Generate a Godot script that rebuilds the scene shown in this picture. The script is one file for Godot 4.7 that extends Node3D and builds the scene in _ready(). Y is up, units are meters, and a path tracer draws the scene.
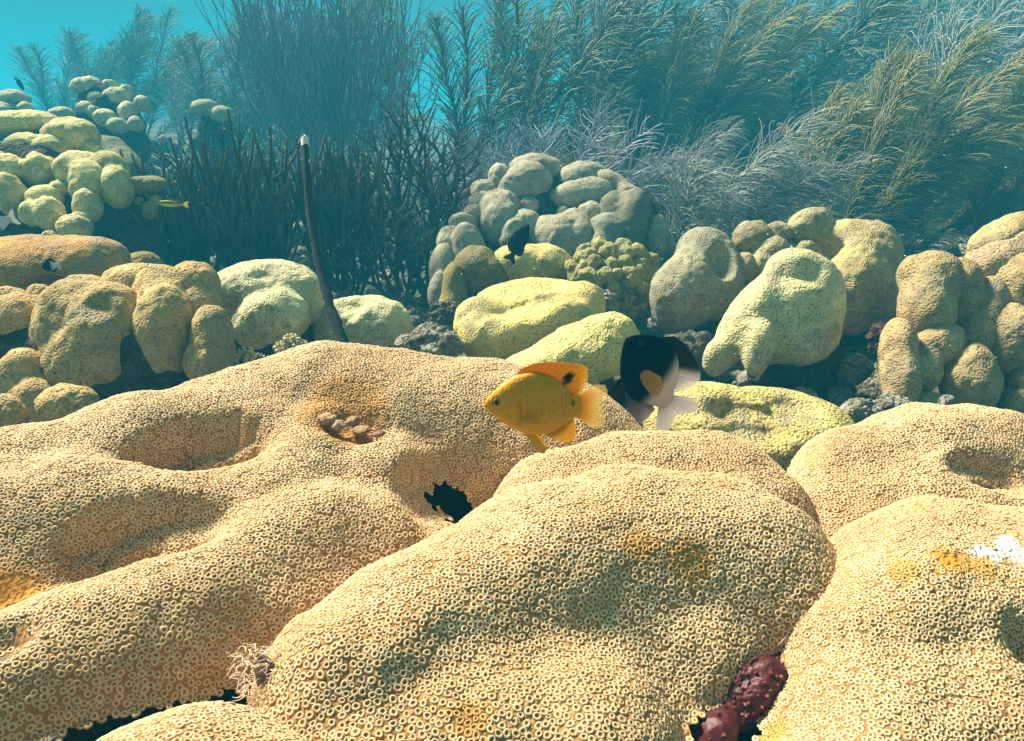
extends Node3D
# A coral reef under shallow water: tan boulder corals close by, lobed corals behind, soft corals and blue water beyond.

var rng := RandomNumberGenerator.new()
var wave := FastNoiseLite.new()      # broad lumps
var fine := FastNoiseLite.new()      # small lumps
var taken := {}
var jobs: Array = []
var mats := {}
var ico := {}


func _ready() -> void:
	rng.seed = 77
	wave.seed = 5
	wave.noise_type = FastNoiseLite.TYPE_SIMPLEX_SMOOTH
	wave.frequency = 1.0
	wave.fractal_octaves = 3
	fine.seed = 11
	fine.noise_type = FastNoiseLite.TYPE_SIMPLEX_SMOOTH
	fine.frequency = 1.0
	fine.fractal_octaves = 2
	# camera
	var cam := Camera3D.new()
	cam.name = "camera"
	cam.fov = 50.0
	cam.near = 0.02
	cam.far = 400.0
	cam.position = Vector3(0, 0.9, 0)
	cam.rotation_degrees = Vector3(-18, 0, 0)
	add_child(cam)
	cam.current = true
	# water light, haze, exposure
	var env := Environment.new()
	var sky_mat := ProceduralSkyMaterial.new()
	sky_mat.sky_top_color = Color(0.80, 0.90, 0.90)
	sky_mat.sky_horizon_color = Color(0.10, 0.42, 0.62)
	sky_mat.sky_curve = 0.12
	sky_mat.ground_bottom_color = Color(0.03, 0.16, 0.25)
	sky_mat.ground_horizon_color = Color(0.08, 0.35, 0.55)
	sky_mat.sun_angle_max = 1.0
	sky_mat.energy_multiplier = 1.0
	var sky := Sky.new()
	sky.sky_material = sky_mat
	env.background_mode = Environment.BG_SKY
	env.sky = sky
	env.background_energy_multiplier = 0.10
	env.tonemap_mode = Environment.TONE_MAPPER_LINEAR
	env.tonemap_exposure = 2.8
	env.fog_enabled = true
	env.fog_density = 0.055
	env.fog_light_color = Color(0.18, 0.70, 0.83)
	env.sdfgi_enabled = true
	env.ssao_enabled = true
	env.ssil_enabled = true
	var we := WorldEnvironment.new()
	we.name = "water_environment"
	we.environment = env
	add_child(we)
	var sun := DirectionalLight3D.new()
	sun.name = "sun"
	sun.light_energy = 1.6
	sun.light_color = Color(1.0, 0.96, 0.88)
	sun.light_angular_distance = 9.0
	sun.shadow_enabled = true
	add_child(sun)
	sun.look_at_from_position(Vector3(-0.52, 0.74, -0.42), Vector3.ZERO, Vector3(0, 0, -1))

	make_materials()
	make_ico(5)
	make_ground()
	make_foreground()
	make_corals()
	run_jobs()
	make_rocks()
	make_small_corals()
	make_rod()
	make_bushes()
	make_plumes()
	make_fish()
	make_specks()


# ---------------------------------------------------------------- helpers
func numbered(called: String) -> String:
	var n: int = taken.get(called, 0)
	taken[called] = n + 1
	return called if n == 0 else "%s_%03d" % [called, n]


func thing(called: String, label: String, category: String, at: Vector3, group := "") -> Node3D:
	var o := Node3D.new()
	o.name = numbered(called)
	o.position = at
	tag(o, label, category, group)
	add_child(o, true)
	return o


func tag(o: Node, label: String, category: String, group := "", kind := "") -> void:
	if label: o.set_meta("label", label)
	if category: o.set_meta("category", category)
	if group: o.set_meta("group", group)
	if kind: o.set_meta("kind", kind)


func obj(called: String, mesh: Mesh, mat: Material, parent: Node, at := Vector3.ZERO) -> MeshInstance3D:
	var o := MeshInstance3D.new()
	o.name = called
	o.mesh = mesh
	o.material_override = mat
	o.position = at
	parent.add_child(o, true)
	return o


func ground_height(x: float, z: float) -> float:
	return 0.33 + 0.38 * smoothstep(-0.9, -2.6, x) * smoothstep(-2.2, -4.5, z)


class Acc:
	var v := PackedVector3Array()
	var n := PackedVector3Array()
	var c := PackedColorArray()
	var i := PackedInt32Array()

	func mesh() -> ArrayMesh:
		var a := []
		a.resize(Mesh.ARRAY_MAX)
		a[Mesh.ARRAY_VERTEX] = v
		a[Mesh.ARRAY_NORMAL] = n
		if c.size() == v.size() and c.size() > 0:
			a[Mesh.ARRAY_COLOR] = c
		a[Mesh.ARRAY_INDEX] = i
		var m := ArrayMesh.new()
		m.add_surface_from_arrays(Mesh.PRIMITIVE_TRIANGLES, a)
		return m

	func smooth() -> void:   # normals from the faces (front faces run clockwise)
		n.resize(v.size())
		n.fill(Vector3.ZERO)
		for k in range(0, i.size(), 3):
			var p := v[i[k]]
			var f := (v[i[k + 2]] - p).cross(v[i[k + 1]] - p)
			n[i[k]] += f
			n[i[k + 1]] += f
			n[i[k + 2]] += f
		for k in n.size():
			n[k] = n[k].normalized()

	func tube(pts: PackedVector3Array, radii: PackedFloat32Array, sides: int, col := Color.WHITE, tip := Color.WHITE) -> void:
		var base := v.size()
		var m := pts.size()
		var side := Vector3.RIGHT
		for k in m:
			var t := (pts[mini(k + 1, m - 1)] - pts[maxi(k - 1, 0)]).normalized()
			side = (side - t * side.dot(t))
			if side.length() < 0.05:
				side = t.cross(Vector3(0.3, 0.2, 0.9))
			side = side.normalized()
			var up := t.cross(side)
			var cc := col.lerp(tip, float(k) / (m - 1))
			for s in sides:
				var a := TAU * s / sides
				var d := side * cos(a) + up * sin(a)
				v.append(pts[k] + d * radii[k])
				n.append(d)
				c.append(cc)
		for k in m - 1:
			for s in sides:
				var a := base + k * sides + s
				var b := base + k * sides + (s + 1) % sides
				i.append_array([a, a + sides, b, b, a + sides, b + sides])
		v.append(pts[m - 1] + (pts[m - 1] - pts[m - 2]).normalized() * radii[m - 1])
		n.append((pts[m - 1] - pts[m - 2]).normalized())
		c.append(tip)
		for s in sides:
			i.append_array([base + (m - 1) * sides + s, v.size() - 1, base + (m - 1) * sides + (s + 1) % sides])


func noise_tex(seed_: int, freq: float, kind: int, ramp := [], octaves := 3, size := 512, as_normal := 0.0, ret := -1) -> NoiseTexture2D:
	var t := NoiseTexture2D.new()
	var nz := FastNoiseLite.new()
	nz.seed = seed_
	nz.noise_type = kind
	nz.frequency = freq
	nz.fractal_octaves = octaves
	if ret >= 0:
		nz.cellular_return_type = ret
		nz.fractal_type = FastNoiseLite.FRACTAL_NONE
	t.noise = nz
	t.width = size
	t.height = size
	t.seamless = true
	t.seamless_blend_skirt = 0.2
	if ramp.size():
		var g := Gradient.new()
		g.offsets = PackedFloat32Array(range(ramp.size()).map(func(k): return float(k) / (ramp.size() - 1)))
		g.colors = PackedColorArray(ramp)
		t.color_ramp = g
	if as_normal > 0.0:
		t.as_normal_map = true
		t.bump_strength = as_normal
	return t


func mat(called: String, color: Color, rough := 0.8, vertex := false) -> StandardMaterial3D:
	var m := StandardMaterial3D.new()
	m.resource_name = called
	m.albedo_color = color.linear_to_srgb()
	m.roughness = rough
	m.metallic_specular = 0.3
	m.vertex_color_use_as_albedo = vertex
	mats[called] = m
	return m


func triplanar(m: StandardMaterial3D, scale: float, world := false) -> void:
	m.uv1_triplanar = true
	m.uv1_world_triplanar = world
	m.uv1_scale = Vector3.ONE * scale
	m.uv1_triplanar_sharpness = 4.0


func make_materials() -> void:
	var smooth := FastNoiseLite.TYPE_SIMPLEX_SMOOTH
	var cell := FastNoiseLite.TYPE_CELLULAR
	# living skin between the polyps of the near corals
	var m := mat("polyp_coral_skin", Color(1, 1, 1), 0.75, true)
	m.albedo_texture = noise_tex(3, 0.03, smooth, [Color(0.80, 0.76, 0.72), Color(1, 1, 1), Color(0.9, 0.82, 0.76)], 4)
	m.heightmap_enabled = true
	m.heightmap_texture = noise_tex(4, 0.06, smooth, [], 3)
	m.heightmap_scale = 0.25
	triplanar(m, 6.0)
	m = mat("polyp", Color(1, 1, 1), 0.6, true)
	m.subsurf_scatter_enabled = true
	m.subsurf_scatter_strength = 0.1
	# skin of the corals farther off: small packed polyps
	for k in 2:
		m = mat("coral_skin" if k == 0 else "coral_skin_coarse", Color(1, 1, 1), 0.8, true)
		m.albedo_texture = noise_tex(21 + k, 0.09, cell, [Color(1.0, 1.0, 1.0), Color(0.9, 0.88, 0.84), Color(0.55, 0.50, 0.42)], 1, 512, 0.0, FastNoiseLite.RETURN_DISTANCE)
		m.heightmap_enabled = true
		m.heightmap_texture = noise_tex(21 + k, 0.09, cell, [Color.WHITE, Color(0.7, 0.7, 0.7), Color.BLACK], 1, 512, 0.0, FastNoiseLite.RETURN_DISTANCE)
		m.heightmap_scale = 0.3
		m.detail_enabled = true
		m.detail_blend_mode = BaseMaterial3D.BLEND_MODE_MUL
		m.detail_albedo = noise_tex(31 + k, 0.012, smooth, [Color(0.82, 0.8, 0.76), Color(1, 1, 1), Color(1, 0.96, 0.9)], 5)
		triplanar(m, 6.0 if k == 0 else 5.6)
	m = mat("dead_rock", Color(1, 1, 1), 0.95, true)
	m.albedo_texture = noise_tex(41, 0.02, smooth, [Color(0.35, 0.36, 0.33), Color(0.75, 0.72, 0.68), Color(0.5, 0.5, 0.44), Color(1, 0.98, 0.95)], 5)
	m.heightmap_enabled = true
	m.heightmap_texture = noise_tex(42, 0.03, smooth, [], 5)
	m.heightmap_scale = 2.0
	triplanar(m, 3.0)
	m = mat("seabed", Color(1, 1, 1), 0.95, true)
	m.albedo_texture = noise_tex(43, 0.025, smooth, [Color(0.4, 0.4, 0.38), Color(0.8, 0.78, 0.75), Color(1, 1, 1)], 5)
	m.heightmap_enabled = true
	m.heightmap_texture = noise_tex(44, 0.03, smooth, [], 5)
	m.heightmap_scale = 3.0
	triplanar(m, 1.3, true)
	m = mat("soft_coral", Color(1, 1, 1), 0.9, true)
	m.heightmap_enabled = true
	m.heightmap_texture = noise_tex(45, 0.2, smooth, [], 2, 256)
	m.heightmap_scale = 0.4
	triplanar(m, 12.0)
	m = mat("branchlet", Color(1, 1, 1), 0.9, true)
	m = mat("plume_branchlet", Color(1, 1, 1), 0.9, true)
	m.backlight_enabled = true
	m.backlight = Color(0.6, 0.6, 0.6)
	m = mat("red_crust", Color(1, 1, 1), 0.5, true)
	m.metallic_specular = 0.4
	m.heightmap_enabled = true
	m.heightmap_texture = noise_tex(46, 0.05, cell, [], 1, 256, 0.0, FastNoiseLite.RETURN_DISTANCE)
	m.heightmap_scale = 0.12
	triplanar(m, 12.0)
	m = mat("fish_skin", Color(1, 1, 1), 0.45, true)
	m.heightmap_enabled = true
	m.heightmap_texture = noise_tex(61, 0.07, cell, [Color.WHITE, Color(0.8, 0.8, 0.8), Color.BLACK], 1, 512, 0.0, FastNoiseLite.RETURN_DISTANCE)
	m.heightmap_scale = 0.06
	m.albedo_texture = noise_tex(61, 0.07, cell, [Color(1, 1, 1), Color(0.98, 0.97, 0.95), Color(0.88, 0.84, 0.80)], 1, 512, 0.0, FastNoiseLite.RETURN_DISTANCE)
	triplanar(m, 1.3)
	m.metallic_specular = 0.4
	m = mat("dark_fish_skin", Color(1, 1, 1), 0.7, true)
	m.metallic_specular = 0.1
	m = mat("fish_fin", Color(1, 1, 1), 0.5, true)
	m.transparency = BaseMaterial3D.TRANSPARENCY_ALPHA
	m.cull_mode = BaseMaterial3D.CULL_DISABLED
	m.backlight_enabled = true
	m.backlight = Color(1.0, 1.0, 1.0)
	mat("eye_black", Color(0.004, 0.004, 0.005), 0.1)
	mat("shell_white", Color(0.8, 0.78, 0.72), 0.5)


# ---------------------------------------------------------------- sea floor
func make_ground() -> void:
	var a := Acc.new()
	var rings := 110
	var spokes := 144
	for r in rings:
		var rad := 0.25 * pow(1.0535, r)
		for s in spokes:
			var t := TAU * s / spokes
			var x := cos(t) * rad
			var z := sin(t) * rad - 1.2
			var h := ground_height(x, z) - 0.02
			h += (wave.get_noise_3d(x * 1.3, 0.0, z * 1.3) * 0.10 + fine.get_noise_3d(x * 7.0, 3.0, z * 7.0) * 0.035 - 0.04) * clampf(4.0 / rad, 0.3, 1.0)
			a.v.append(Vector3(x, h, z))
			var sand := smoothstep(0.05, 0.3, wave.get_noise_3d(x * 0.8 + 9.0, 1.0, z * 0.8))
			a.c.append(Color(0.16, 0.15, 0.11).lerp(Color(0.55, 0.52, 0.42), sand * 0.8))
	for r in rings - 1:
		for s in spokes:
			var p := r * spokes + s
			var q := r * spokes + (s + 1) % spokes
			a.i.append_array([p, q, p + spokes, q, q + spokes, p + spokes])
	a.v.append(Vector3(0, 0.3, -1.2))
	a.c.append(Color(0.16, 0.15, 0.11))
	for s in spokes:
		a.i.append_array([a.v.size() - 1, (s + 1) % spokes, s])
	a.smooth()
	if a.n[spokes * 20].y < 0.0:
		for k in a.n.size():
			a.n[k] = -a.n[k]
		for k in range(0, a.i.size(), 3):
			var t := a.i[k + 1]
			a.i[k + 1] = a.i[k + 2]
			a.i[k + 2] = t
	var o := obj("seabed", a.mesh(), mats.seabed, self)
	tag(o, "uneven seabed of dark rubble with pale sand patches", "seabed", "", "structure")


# ---------------------------------------------------------------- signed distance shapes
static func ball(b: Array) -> Array:
	# centre, 1/radii, cos and sin of the roll
	return [Vector3(b[0], b[1], b[2]), Vector3(1.0 / b[3], 1.0 / b[4], 1.0 / b[5]), cos(deg_to_rad(-b[6])), sin(deg_to_rad(-b[6]))]


static func ball_distance(b: Array, p: Vector3) -> float:
	var q: Vector3 = p - b[0]
	var c: float = b[2]
	var s: float = b[3]
	q = Vector3(q.x * c + q.y * s, q.y * c - q.x * s, q.z) * b[1]
	var l := q.length()
	return l * (l - 1.0) / maxf((q * b[1]).length(), 1e-5)


static func smooth_min(a: float, b: float, k: float) -> float:
	var h := maxf(k - absf(a - b), 0.0) / k
	return minf(a, b) - h * h * k * 0.25


# one lobe: balls joined softly, dents taken out; the skin is found along rays from the middle outward
func lobe_job(spec: Dictionary) -> void:
	var balls: Array = spec.balls.map(func(b): return ball(b))
	var dents: Array = spec.dents.map(func(b): return ball(b))
	var k: float = spec.k
	var dk: float = spec.get("dk", 0.035)
	var base: Vector3 = spec.base
	var tint: Color = spec.tint
	var rough: float = spec.rough
	var mid: Vector3 = Vector3.ZERO
	var size := 0.0
	for b in spec.balls:
		mid += Vector3(b[0], b[1], b[2])
		size = maxf(size, maxf(b[3], maxf(b[4], b[5])))
	mid /= spec.balls.size()
	var far := 0.0
	var low := 1.0
	for b in spec.balls:
		far = maxf(far, mid.distance_to(Vector3(b[0], b[1], b[2])) + maxf(b[3], maxf(b[4], b[5])))
		low = minf(low, minf(b[3], b[4]))
	far *= 1.08
	var sphere: Array = ico[spec.level]
	var a := Acc.new()
	var dirs: PackedVector3Array = sphere[0]
	a.i = sphere[1].duplicate()
	a.v.resize(dirs.size())
	a.c.resize(dirs.size())
	var wn := 1.1 / maxf(low, 0.012)
	var style: String = spec.style
	for n in dirs.size():
		var dir := dirs[n]
		var t := far
		for step in 16:
			var p := mid + dir * t
			var d := 1e3
			for b in balls:
				var e := ball_distance(b, p)
				d = e if d > 100.0 else smooth_min(d, e, k)
			for b in dents:
				d = -smooth_min(-d, ball_distance(b, p), dk)
			t -= d * 0.85
			if d < 0.0006:
				break
		t = maxf(t, low * 0.3)
		var p := mid + dir * t
		var lump := 1.6 * wave.get_noise_3dv(p * wn * 0.40 + base * 7.0) + 0.6 * fine.get_noise_3dv(p * wn * 0.9) + 0.3 * fine.get_noise_3dv(p * wn * 1.9)
		p += dir * lump * low * rough * 2.0
		p += dir * fine.get_noise_3dv(p * 42.0) * 0.0016
		a.v[n] = p - base
		var m := fine.get_noise_3dv(p * 16.0 + base)
		var c := tint * (1.0 + 0.14 * m)
		var w := wave.get_noise_3dv(p * 9.0)
		if style == "rock":
			c = tint * (0.9 + 0.5 * m)
		elif style == "scab":
			var s := smoothstep(0.0, 0.18, w + 0.9 * smoothstep(0.02, -0.09, p.y - mid.y + 0.035) - 0.5)
			c = c.lerp(Color(0.55, 0.53, 0.43) * (1.0 + 0.5 * m), s)
		elif style == "crust":
			var s := smoothstep(0.0, 0.12, w * 0.7 + smoothstep(-0.01, -0.1, p.z - mid.z) - 0.45)
			c = c.lerp(Color(0.52, 0.52, 0.45) * (1.0 + 0.6 * m), s)
		else:
			var s := smoothstep(0.22, 0.30, w + 0.25 * m) * 0.5
			c = c.lerp(Color(0.33, 0.30, 0.24), s)
			s = smoothstep(0.24, 0.30, wave.get_noise_3dv(p * 13.0 + Vector3(5, 5, 5)) + 0.2 * m) * 0.45
			c = c.lerp(tint * 1.45, s)
		c.a = 1.0
		a.c[n] = c
	a.smooth()
	spec.acc = a


func make_ico(level: int) -> void:
	var g := (1.0 + sqrt(5.0)) / 2.0
	var v: Array = [Vector3(-1, g, 0), Vector3(1, g, 0), Vector3(-1, -g, 0), Vector3(1, -g, 0), Vector3(0, -1, g), Vector3(0, 1, g), Vector3(0, -1, -g), Vector3(0, 1, -g), Vector3(g, 0, -1), Vector3(g, 0, 1), Vector3(-g, 0, -1), Vector3(-g, 0, 1)]
	v = v.map(func(p): return p.normalized())
	var f := PackedInt32Array([0, 11, 5, 0, 5, 1, 0, 1, 7, 0, 7, 10, 0, 10, 11, 1, 5, 9, 5, 11, 4, 11, 10, 2, 10, 7, 6, 7, 1, 8, 3, 9, 4, 3, 4, 2, 3, 2, 6, 3, 6, 8, 3, 8, 9, 4, 9, 5, 2, 4, 11, 6, 2, 10, 8, 6, 7, 9, 8, 1])
	for n in level + 1:
		var w := PackedInt32Array(f)
		for k in range(0, w.size(), 3):   # clockwise seen from outside
			w[k + 1] = f[k + 2]
			w[k + 2] = f[k + 1]
		ico[n] = [PackedVector3Array(v), w]
		var seen := {}
		var nf := PackedInt32Array()
		for k in range(0, f.size(), 3):
			var m := [0, 0, 0]
			for e in 3:
				var p := f[k + e]
				var q := f[k + (e + 1) % 3]
				var key := Vector2i(mini(p, q), maxi(p, q))
				if not seen.has(key):
					seen[key] = v.size()
					v.append((v[p] + v[q]).normalized())
				m[e] = seen[key]
			nf.append_array([f[k], m[0], m[2], f[k + 1], m[1], m[0], f[k + 2], m[2], m[1], m[0], m[1], m[2]])
		f = nf


func run_jobs() -> void:
	var task := WorkerThreadPool.add_group_task(func(k: int): run_job(jobs[k]), jobs.size())
	WorkerThreadPool.wait_for_group_task_completion(task)
	for j in jobs:
		if j.has("acc"):
			j.node.mesh = j.acc.mesh()
		if j.has("polyps"):
			put_polyps(j)
	jobs.clear()


func run_job(j: Dictionary) -> void:
	if j.kind == "lobe":
		lobe_job(j)
	else:
		sheet_job(j)


func colony(called: String, label: String, tint: Color, base: Vector3, lobes: Array, core: Array, rough: float, skin: String) -> void:
	var o := thing(called, label, "coral", base)
	for l in lobes:
		var part := obj("lobe", null, mats[skin], o)
		var t := tint if l[3] == null else Color(l[3][0], l[3][1], l[3][2])
		t = t * rng.randf_range(0.88, 1.1)
		t.r *= rng.randf_range(0.96, 1.04)
		jobs.append({"kind": "lobe", "node": part, "balls": l[0], "dents": l[1], "k": l[2], "tint": t, "level": l[5], "style": l[4], "base": base, "rough": rough})
	if core.size():
		var part := obj("dead_base", null, mats.dead_rock, o)
		jobs.append({"kind": "lobe", "node": part, "balls": core, "dents": [], "k": 0.1, "tint": Color(0.17, 0.145, 0.105), "level": 4, "style": "rock", "base": base, "rough": 0.12})


func make_corals() -> void:
	colony("lobed_coral", "cluster of fat brown-tan coral lobes at the left edge below the flat mound", Color(0.56, 0.41, 0.18), Vector3(-0.720, 0.330, -1.343), [
		[[[-0.775,0.532,-1.351,0.057,0.087,0.072,0],[-0.694,0.519,-1.335,0.071,0.105,0.088,0],[-0.745,0.552,-1.374,0.076,0.061,0.069,0],[-0.72,0.488,-1.297,0.073,0.062,0.068,0]],[[-0.689,0.596,-1.28,0.02,0.012,0.017,0]],0.03,null,"",5],
		[[[-0.632,0.581,-1.408,0.056,0.058,0.057,0],[-0.606,0.524,-1.341,0.053,0.094,0.073,0]],[],0.03,null,"",5],
		[[[-0.582,0.6,-1.43,0.045,0.043,0.044,0],[-0.562,0.57,-1.396,0.039,0.035,0.037,0]],[],0.02,null,"",4],
		[[[-0.522,0.519,-1.335,0.036,0.064,0.05,0],[-0.524,0.488,-1.297,0.037,0.037,0.037,0]],[],0.02,null,"",4],
		[[[-0.875,0.542,-1.363,0.057,0.057,0.057,0],[-0.845,0.56,-1.384,0.031,0.023,0.027,0]],[],0.02,null,"",4],
		[[[-0.818,0.467,-1.27,0.047,0.061,0.054,0],[-0.785,0.434,-1.225,0.042,0.053,0.048,0]],[],0.02,null,"",4],
		[[[-0.66,0.488,-1.107,0.046,0.029,0.037,0]],[],0.04,null,"",4],
		[[[-0.734,0.479,-1.072,0.028,0.034,0.031,0]],[],0.04,null,"",4],
		[[[-0.687,0.601,-1.431,0.063,0.039,0.051,0]],[],0.04,null,"",4],
		[[[-0.776,0.592,-1.421,0.049,0.029,0.039,0]],[],0.04,null,"",4],
		[[[-0.855,0.582,-1.409,0.023,0.025,0.024,0]],[],0.04,null,"",4],
		[[[-0.831,0.572,-1.398,0.023,0.025,0.024,0]],[],0.04,null,"",4],
		[[[-0.677,0.589,-1.418,0.029,0.023,0.026,0]],[],0.04,null,"",4],
		[[[-0.916,0.584,-1.411,0.035,0.016,0.025,0]],[],0.04,null,"",4],
		[[[-0.735,0.589,-1.418,0.035,0.018,0.026,0]],[],0.04,null,"",4]], [[-0.825,0.435,-1.379,0.156,0.135,0.11,0],[-0.661,0.435,-1.379,0.137,0.135,0.11,0]], 0.05, "coral_skin_coarse")
	colony("mound_coral", "long flat-topped golden coral mound at the left edge with a dark overhang", Color(0.52, 0.31, 0.09), Vector3(-1.010, 0.330, -1.740), [
		[[[-1.084,0.582,-1.737,0.154,0.057,0.132,0],[-0.926,0.586,-1.739,0.075,0.055,0.088,0],[-1.02,0.597,-1.745,0.11,0.04,0.075,0]],[[-0.991,0.547,-1.684,0.034,0.026,0.065,0]],0.03,null,"",5]], [[-1.123,0.439,-1.81,0.186,0.139,0.14,0]], 0.05, "coral_skin")
	colony("mound_coral", "small round olive coral dome beside the end of the flat golden mound", Color(0.36, 0.29, 0.09), Vector3(-0.906, 0.330, -1.932), [
		[[[-0.906,0.537,-1.932,0.049,0.042,0.045,0]],[],0.04,null,"",4]], [], 0.05, "coral_skin")
	colony("lobed_coral", "heap of pale yellow knob-topped coral columns at the far left edge", Color(0.78, 0.7, 0.32), Vector3(-1.333, 0.331, -2.405), [
		[[[-1.563,0.869,-2.599,0.08,0.036,0.058,0],[-1.483,0.872,-2.603,0.066,0.033,0.05,0]],[],0.03,null,"",4],
		[[[-1.366,0.837,-2.56,0.085,0.049,0.067,0],[-1.315,0.82,-2.539,0.039,0.046,0.042,0]],[],0.03,null,"",4],
		[[[-1.49,0.803,-2.518,0.058,0.039,0.049,0],[-1.399,0.797,-2.511,0.071,0.042,0.057,0]],[],0.03,null,"",4],
		[[[-1.501,0.737,-2.433,0.088,0.051,0.069,0]],[],0.04,null,"",4],
		[[[-1.406,0.737,-2.433,0.06,0.054,0.057,0]],[],0.04,null,"",4],
		[[[-1.287,0.737,-2.433,0.073,0.057,0.065,0],[-1.232,0.701,-2.385,0.062,0.068,0.065,0]],[],0.03,null,"",4],
		[[[-1.203,0.737,-2.433,0.06,0.054,0.057,0],[-1.151,0.69,-2.371,0.043,0.062,0.053,0]],[],0.03,null,"",4],
		[[[-1.464,0.663,-2.333,0.061,0.073,0.067,0]],[],0.04,null,"",4],
		[[[-1.322,0.688,-2.367,0.028,0.025,0.026,0]],[],0.04,null,"",3],
		[[[-1.242,0.685,-2.364,0.046,0.046,0.046,0],[-1.215,0.645,-2.309,0.039,0.049,0.044,0]],[],0.02,null,"",4],
		[[[-1.35,0.665,-2.337,0.052,0.037,0.044,0],[-1.365,0.628,-2.285,0.033,0.036,0.035,0],[-1.312,0.626,-2.282,0.042,0.048,0.045,0]],[],0.015,null,"",4],
		[[[-1.22,0.591,-2.231,0.05,0.038,0.044,0]],[],0.04,null,"",4],
		[[[-1.211,0.619,-2.272,0.039,0.018,0.029,0]],[],0.04,null,"",3],
		[[[-1.28,0.575,-2.207,0.021,0.015,0.018,0]],[],0.04,null,"",3],
		[[[-1.278,0.794,-2.507,0.026,0.023,0.024,0]],[],0.04,null,"",3]], [[-1.455,0.562,-2.539,0.207,0.261,0.157,0],[-1.475,0.578,-2.737,0.177,0.277,0.167,0]], 0.05, "coral_skin")
	colony("mound_coral", "smooth grey-green coral slope behind the heap of yellow coral columns", Color(0.27, 0.29, 0.14), Vector3(-1.469, 0.360, -3.034), [
		[[[-1.482,0.747,-3.042,0.104,0.052,0.078,20],[-1.403,0.693,-2.982,0.08,0.058,0.069,30],[-1.523,0.778,-3.077,0.067,0.034,0.05,0]],[],0.05,null,"",4]], [[-1.481,0.551,-3.064,0.113,0.222,0.151,0]], 0.05, "coral_skin")
	colony("mound_coral", "square dark coral block with a flat yellowish cap at the left of the bush", Color(0.38, 0.36, 0.13), Vector3(-1.087, 0.330, -2.403), [
		[[[-1.131,0.692,-2.418,0.042,0.024,0.033,0],[-1.072,0.697,-2.421,0.048,0.024,0.036,0]],[],0.03,null,"",4],
		[[[-1.104,0.65,-2.395,0.015,0.012,0.013,0]],[],0.04,null,"",3],
		[[[-1.071,0.626,-2.382,0.024,0.027,0.025,0]],[],0.04,null,"",3],
		[[[-1.056,0.653,-2.397,0.018,0.015,0.016,0]],[],0.04,null,"",3]], [[-1.134,0.493,-2.441,0.073,0.193,0.073,0]], 0.05, "coral_skin")
	colony("lobed_coral", "distant pale stack of small rounded coral heads above the yellow columns", Color(0.68, 0.66, 0.42), Vector3(-1.997, 0.587, -4.186), [
		[[[-2.154,1.023,-4.282,0.086,0.051,0.069,0]],[],0.04,null,"",4],
		[[[-2.042,1.023,-4.282,0.046,0.036,0.041,0]],[],0.04,null,"",3],
		[[[-1.99,0.974,-4.23,0.071,0.05,0.06,0]],[],0.04,null,"",4],
		[[[-1.953,0.999,-4.256,0.04,0.035,0.038,0]],[],0.04,null,"",3],
		[[[-1.909,0.902,-4.152,0.05,0.05,0.05,0]],[],0.04,null,"",3],
		[[[-2.013,0.874,-4.121,0.054,0.045,0.049,0]],[],0.04,null,"",3],
		[[[-1.85,0.846,-4.09,0.039,0.039,0.039,0]],[],0.04,null,"",3],
		[[[-2.121,0.921,-4.173,0.05,0.035,0.042,0]],[],0.04,null,"",3],
		[[[-2.069,0.902,-4.152,0.04,0.035,0.037,0]],[],0.04,null,"",3],
		[[[-1.848,0.941,-4.193,0.04,0.04,0.04,0]],[],0.04,null,"",3],
		[[[-1.935,0.837,-4.08,0.054,0.039,0.047,0]],[],0.04,null,"",3],
		[[[-2.084,0.969,-4.225,0.05,0.035,0.043,0]],[],0.04,null,"",3]], [[-2.076,0.798,-4.299,0.155,0.241,0.155,0]], 0.05, "coral_skin")
	colony("lobed_coral", "distant rounded coral heads at the far left edge above the yellow heap", Color(0.58, 0.58, 0.36), Vector3(-2.634, 0.710, -4.554), [
		[[[-2.748,0.971,-4.62,0.094,0.05,0.072,0]],[],0.04,null,"",4],
		[[[-2.76,0.903,-4.546,0.082,0.054,0.068,0]],[],0.04,null,"",4],
		[[[-2.651,0.913,-4.557,0.049,0.044,0.046,0]],[],0.04,null,"",3],
		[[[-2.446,0.892,-4.535,0.071,0.038,0.054,0]],[],0.04,null,"",3],
		[[[-2.567,0.872,-4.512,0.076,0.038,0.057,0]],[],0.04,null,"",3]], [[-2.817,0.809,-4.718,0.17,0.129,0.113,0]], 0.05, "coral_skin")
	colony("mound_coral", "lone pale distant coral dome seen between the dark twigs of the bush", Color(0.5, 0.47, 0.27), Vector3(-1.659, 0.489, -4.641), [
		[[[-1.71,0.924,-4.659,0.078,0.045,0.061,0]],[],0.04,null,"",3],
		[[[-1.607,0.892,-4.624,0.066,0.044,0.055,0]],[],0.04,null,"",3]], [[-1.7,0.694,-4.715,0.102,0.234,0.079,0]], 0.05, "coral_skin")
	colony("mound_coral", "pale yellow-green coral mound with small dimples left of the dark rod", Color(0.77, 0.75, 0.46), Vector3(-0.523, 0.330, -1.651), [
		[[[-0.533,0.547,-1.694,0.113,0.05,0.1,0],[-0.487,0.5,-1.595,0.07,0.058,0.062,0],[-0.539,0.476,-1.608,0.046,0.05,0.042,0],[-0.62,0.497,-1.678,0.028,0.061,0.043,0],[-0.433,0.514,-1.683,0.024,0.052,0.039,0]],[[-0.502,0.561,-1.606,0.01,0.006,0.01,0],[-0.519,0.583,-1.63,0.01,0.005,0.01,0]],0.018,null,"",5]], [[-0.538,0.389,-1.682,0.097,0.089,0.066,0]], 0.05, "coral_skin")
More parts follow.
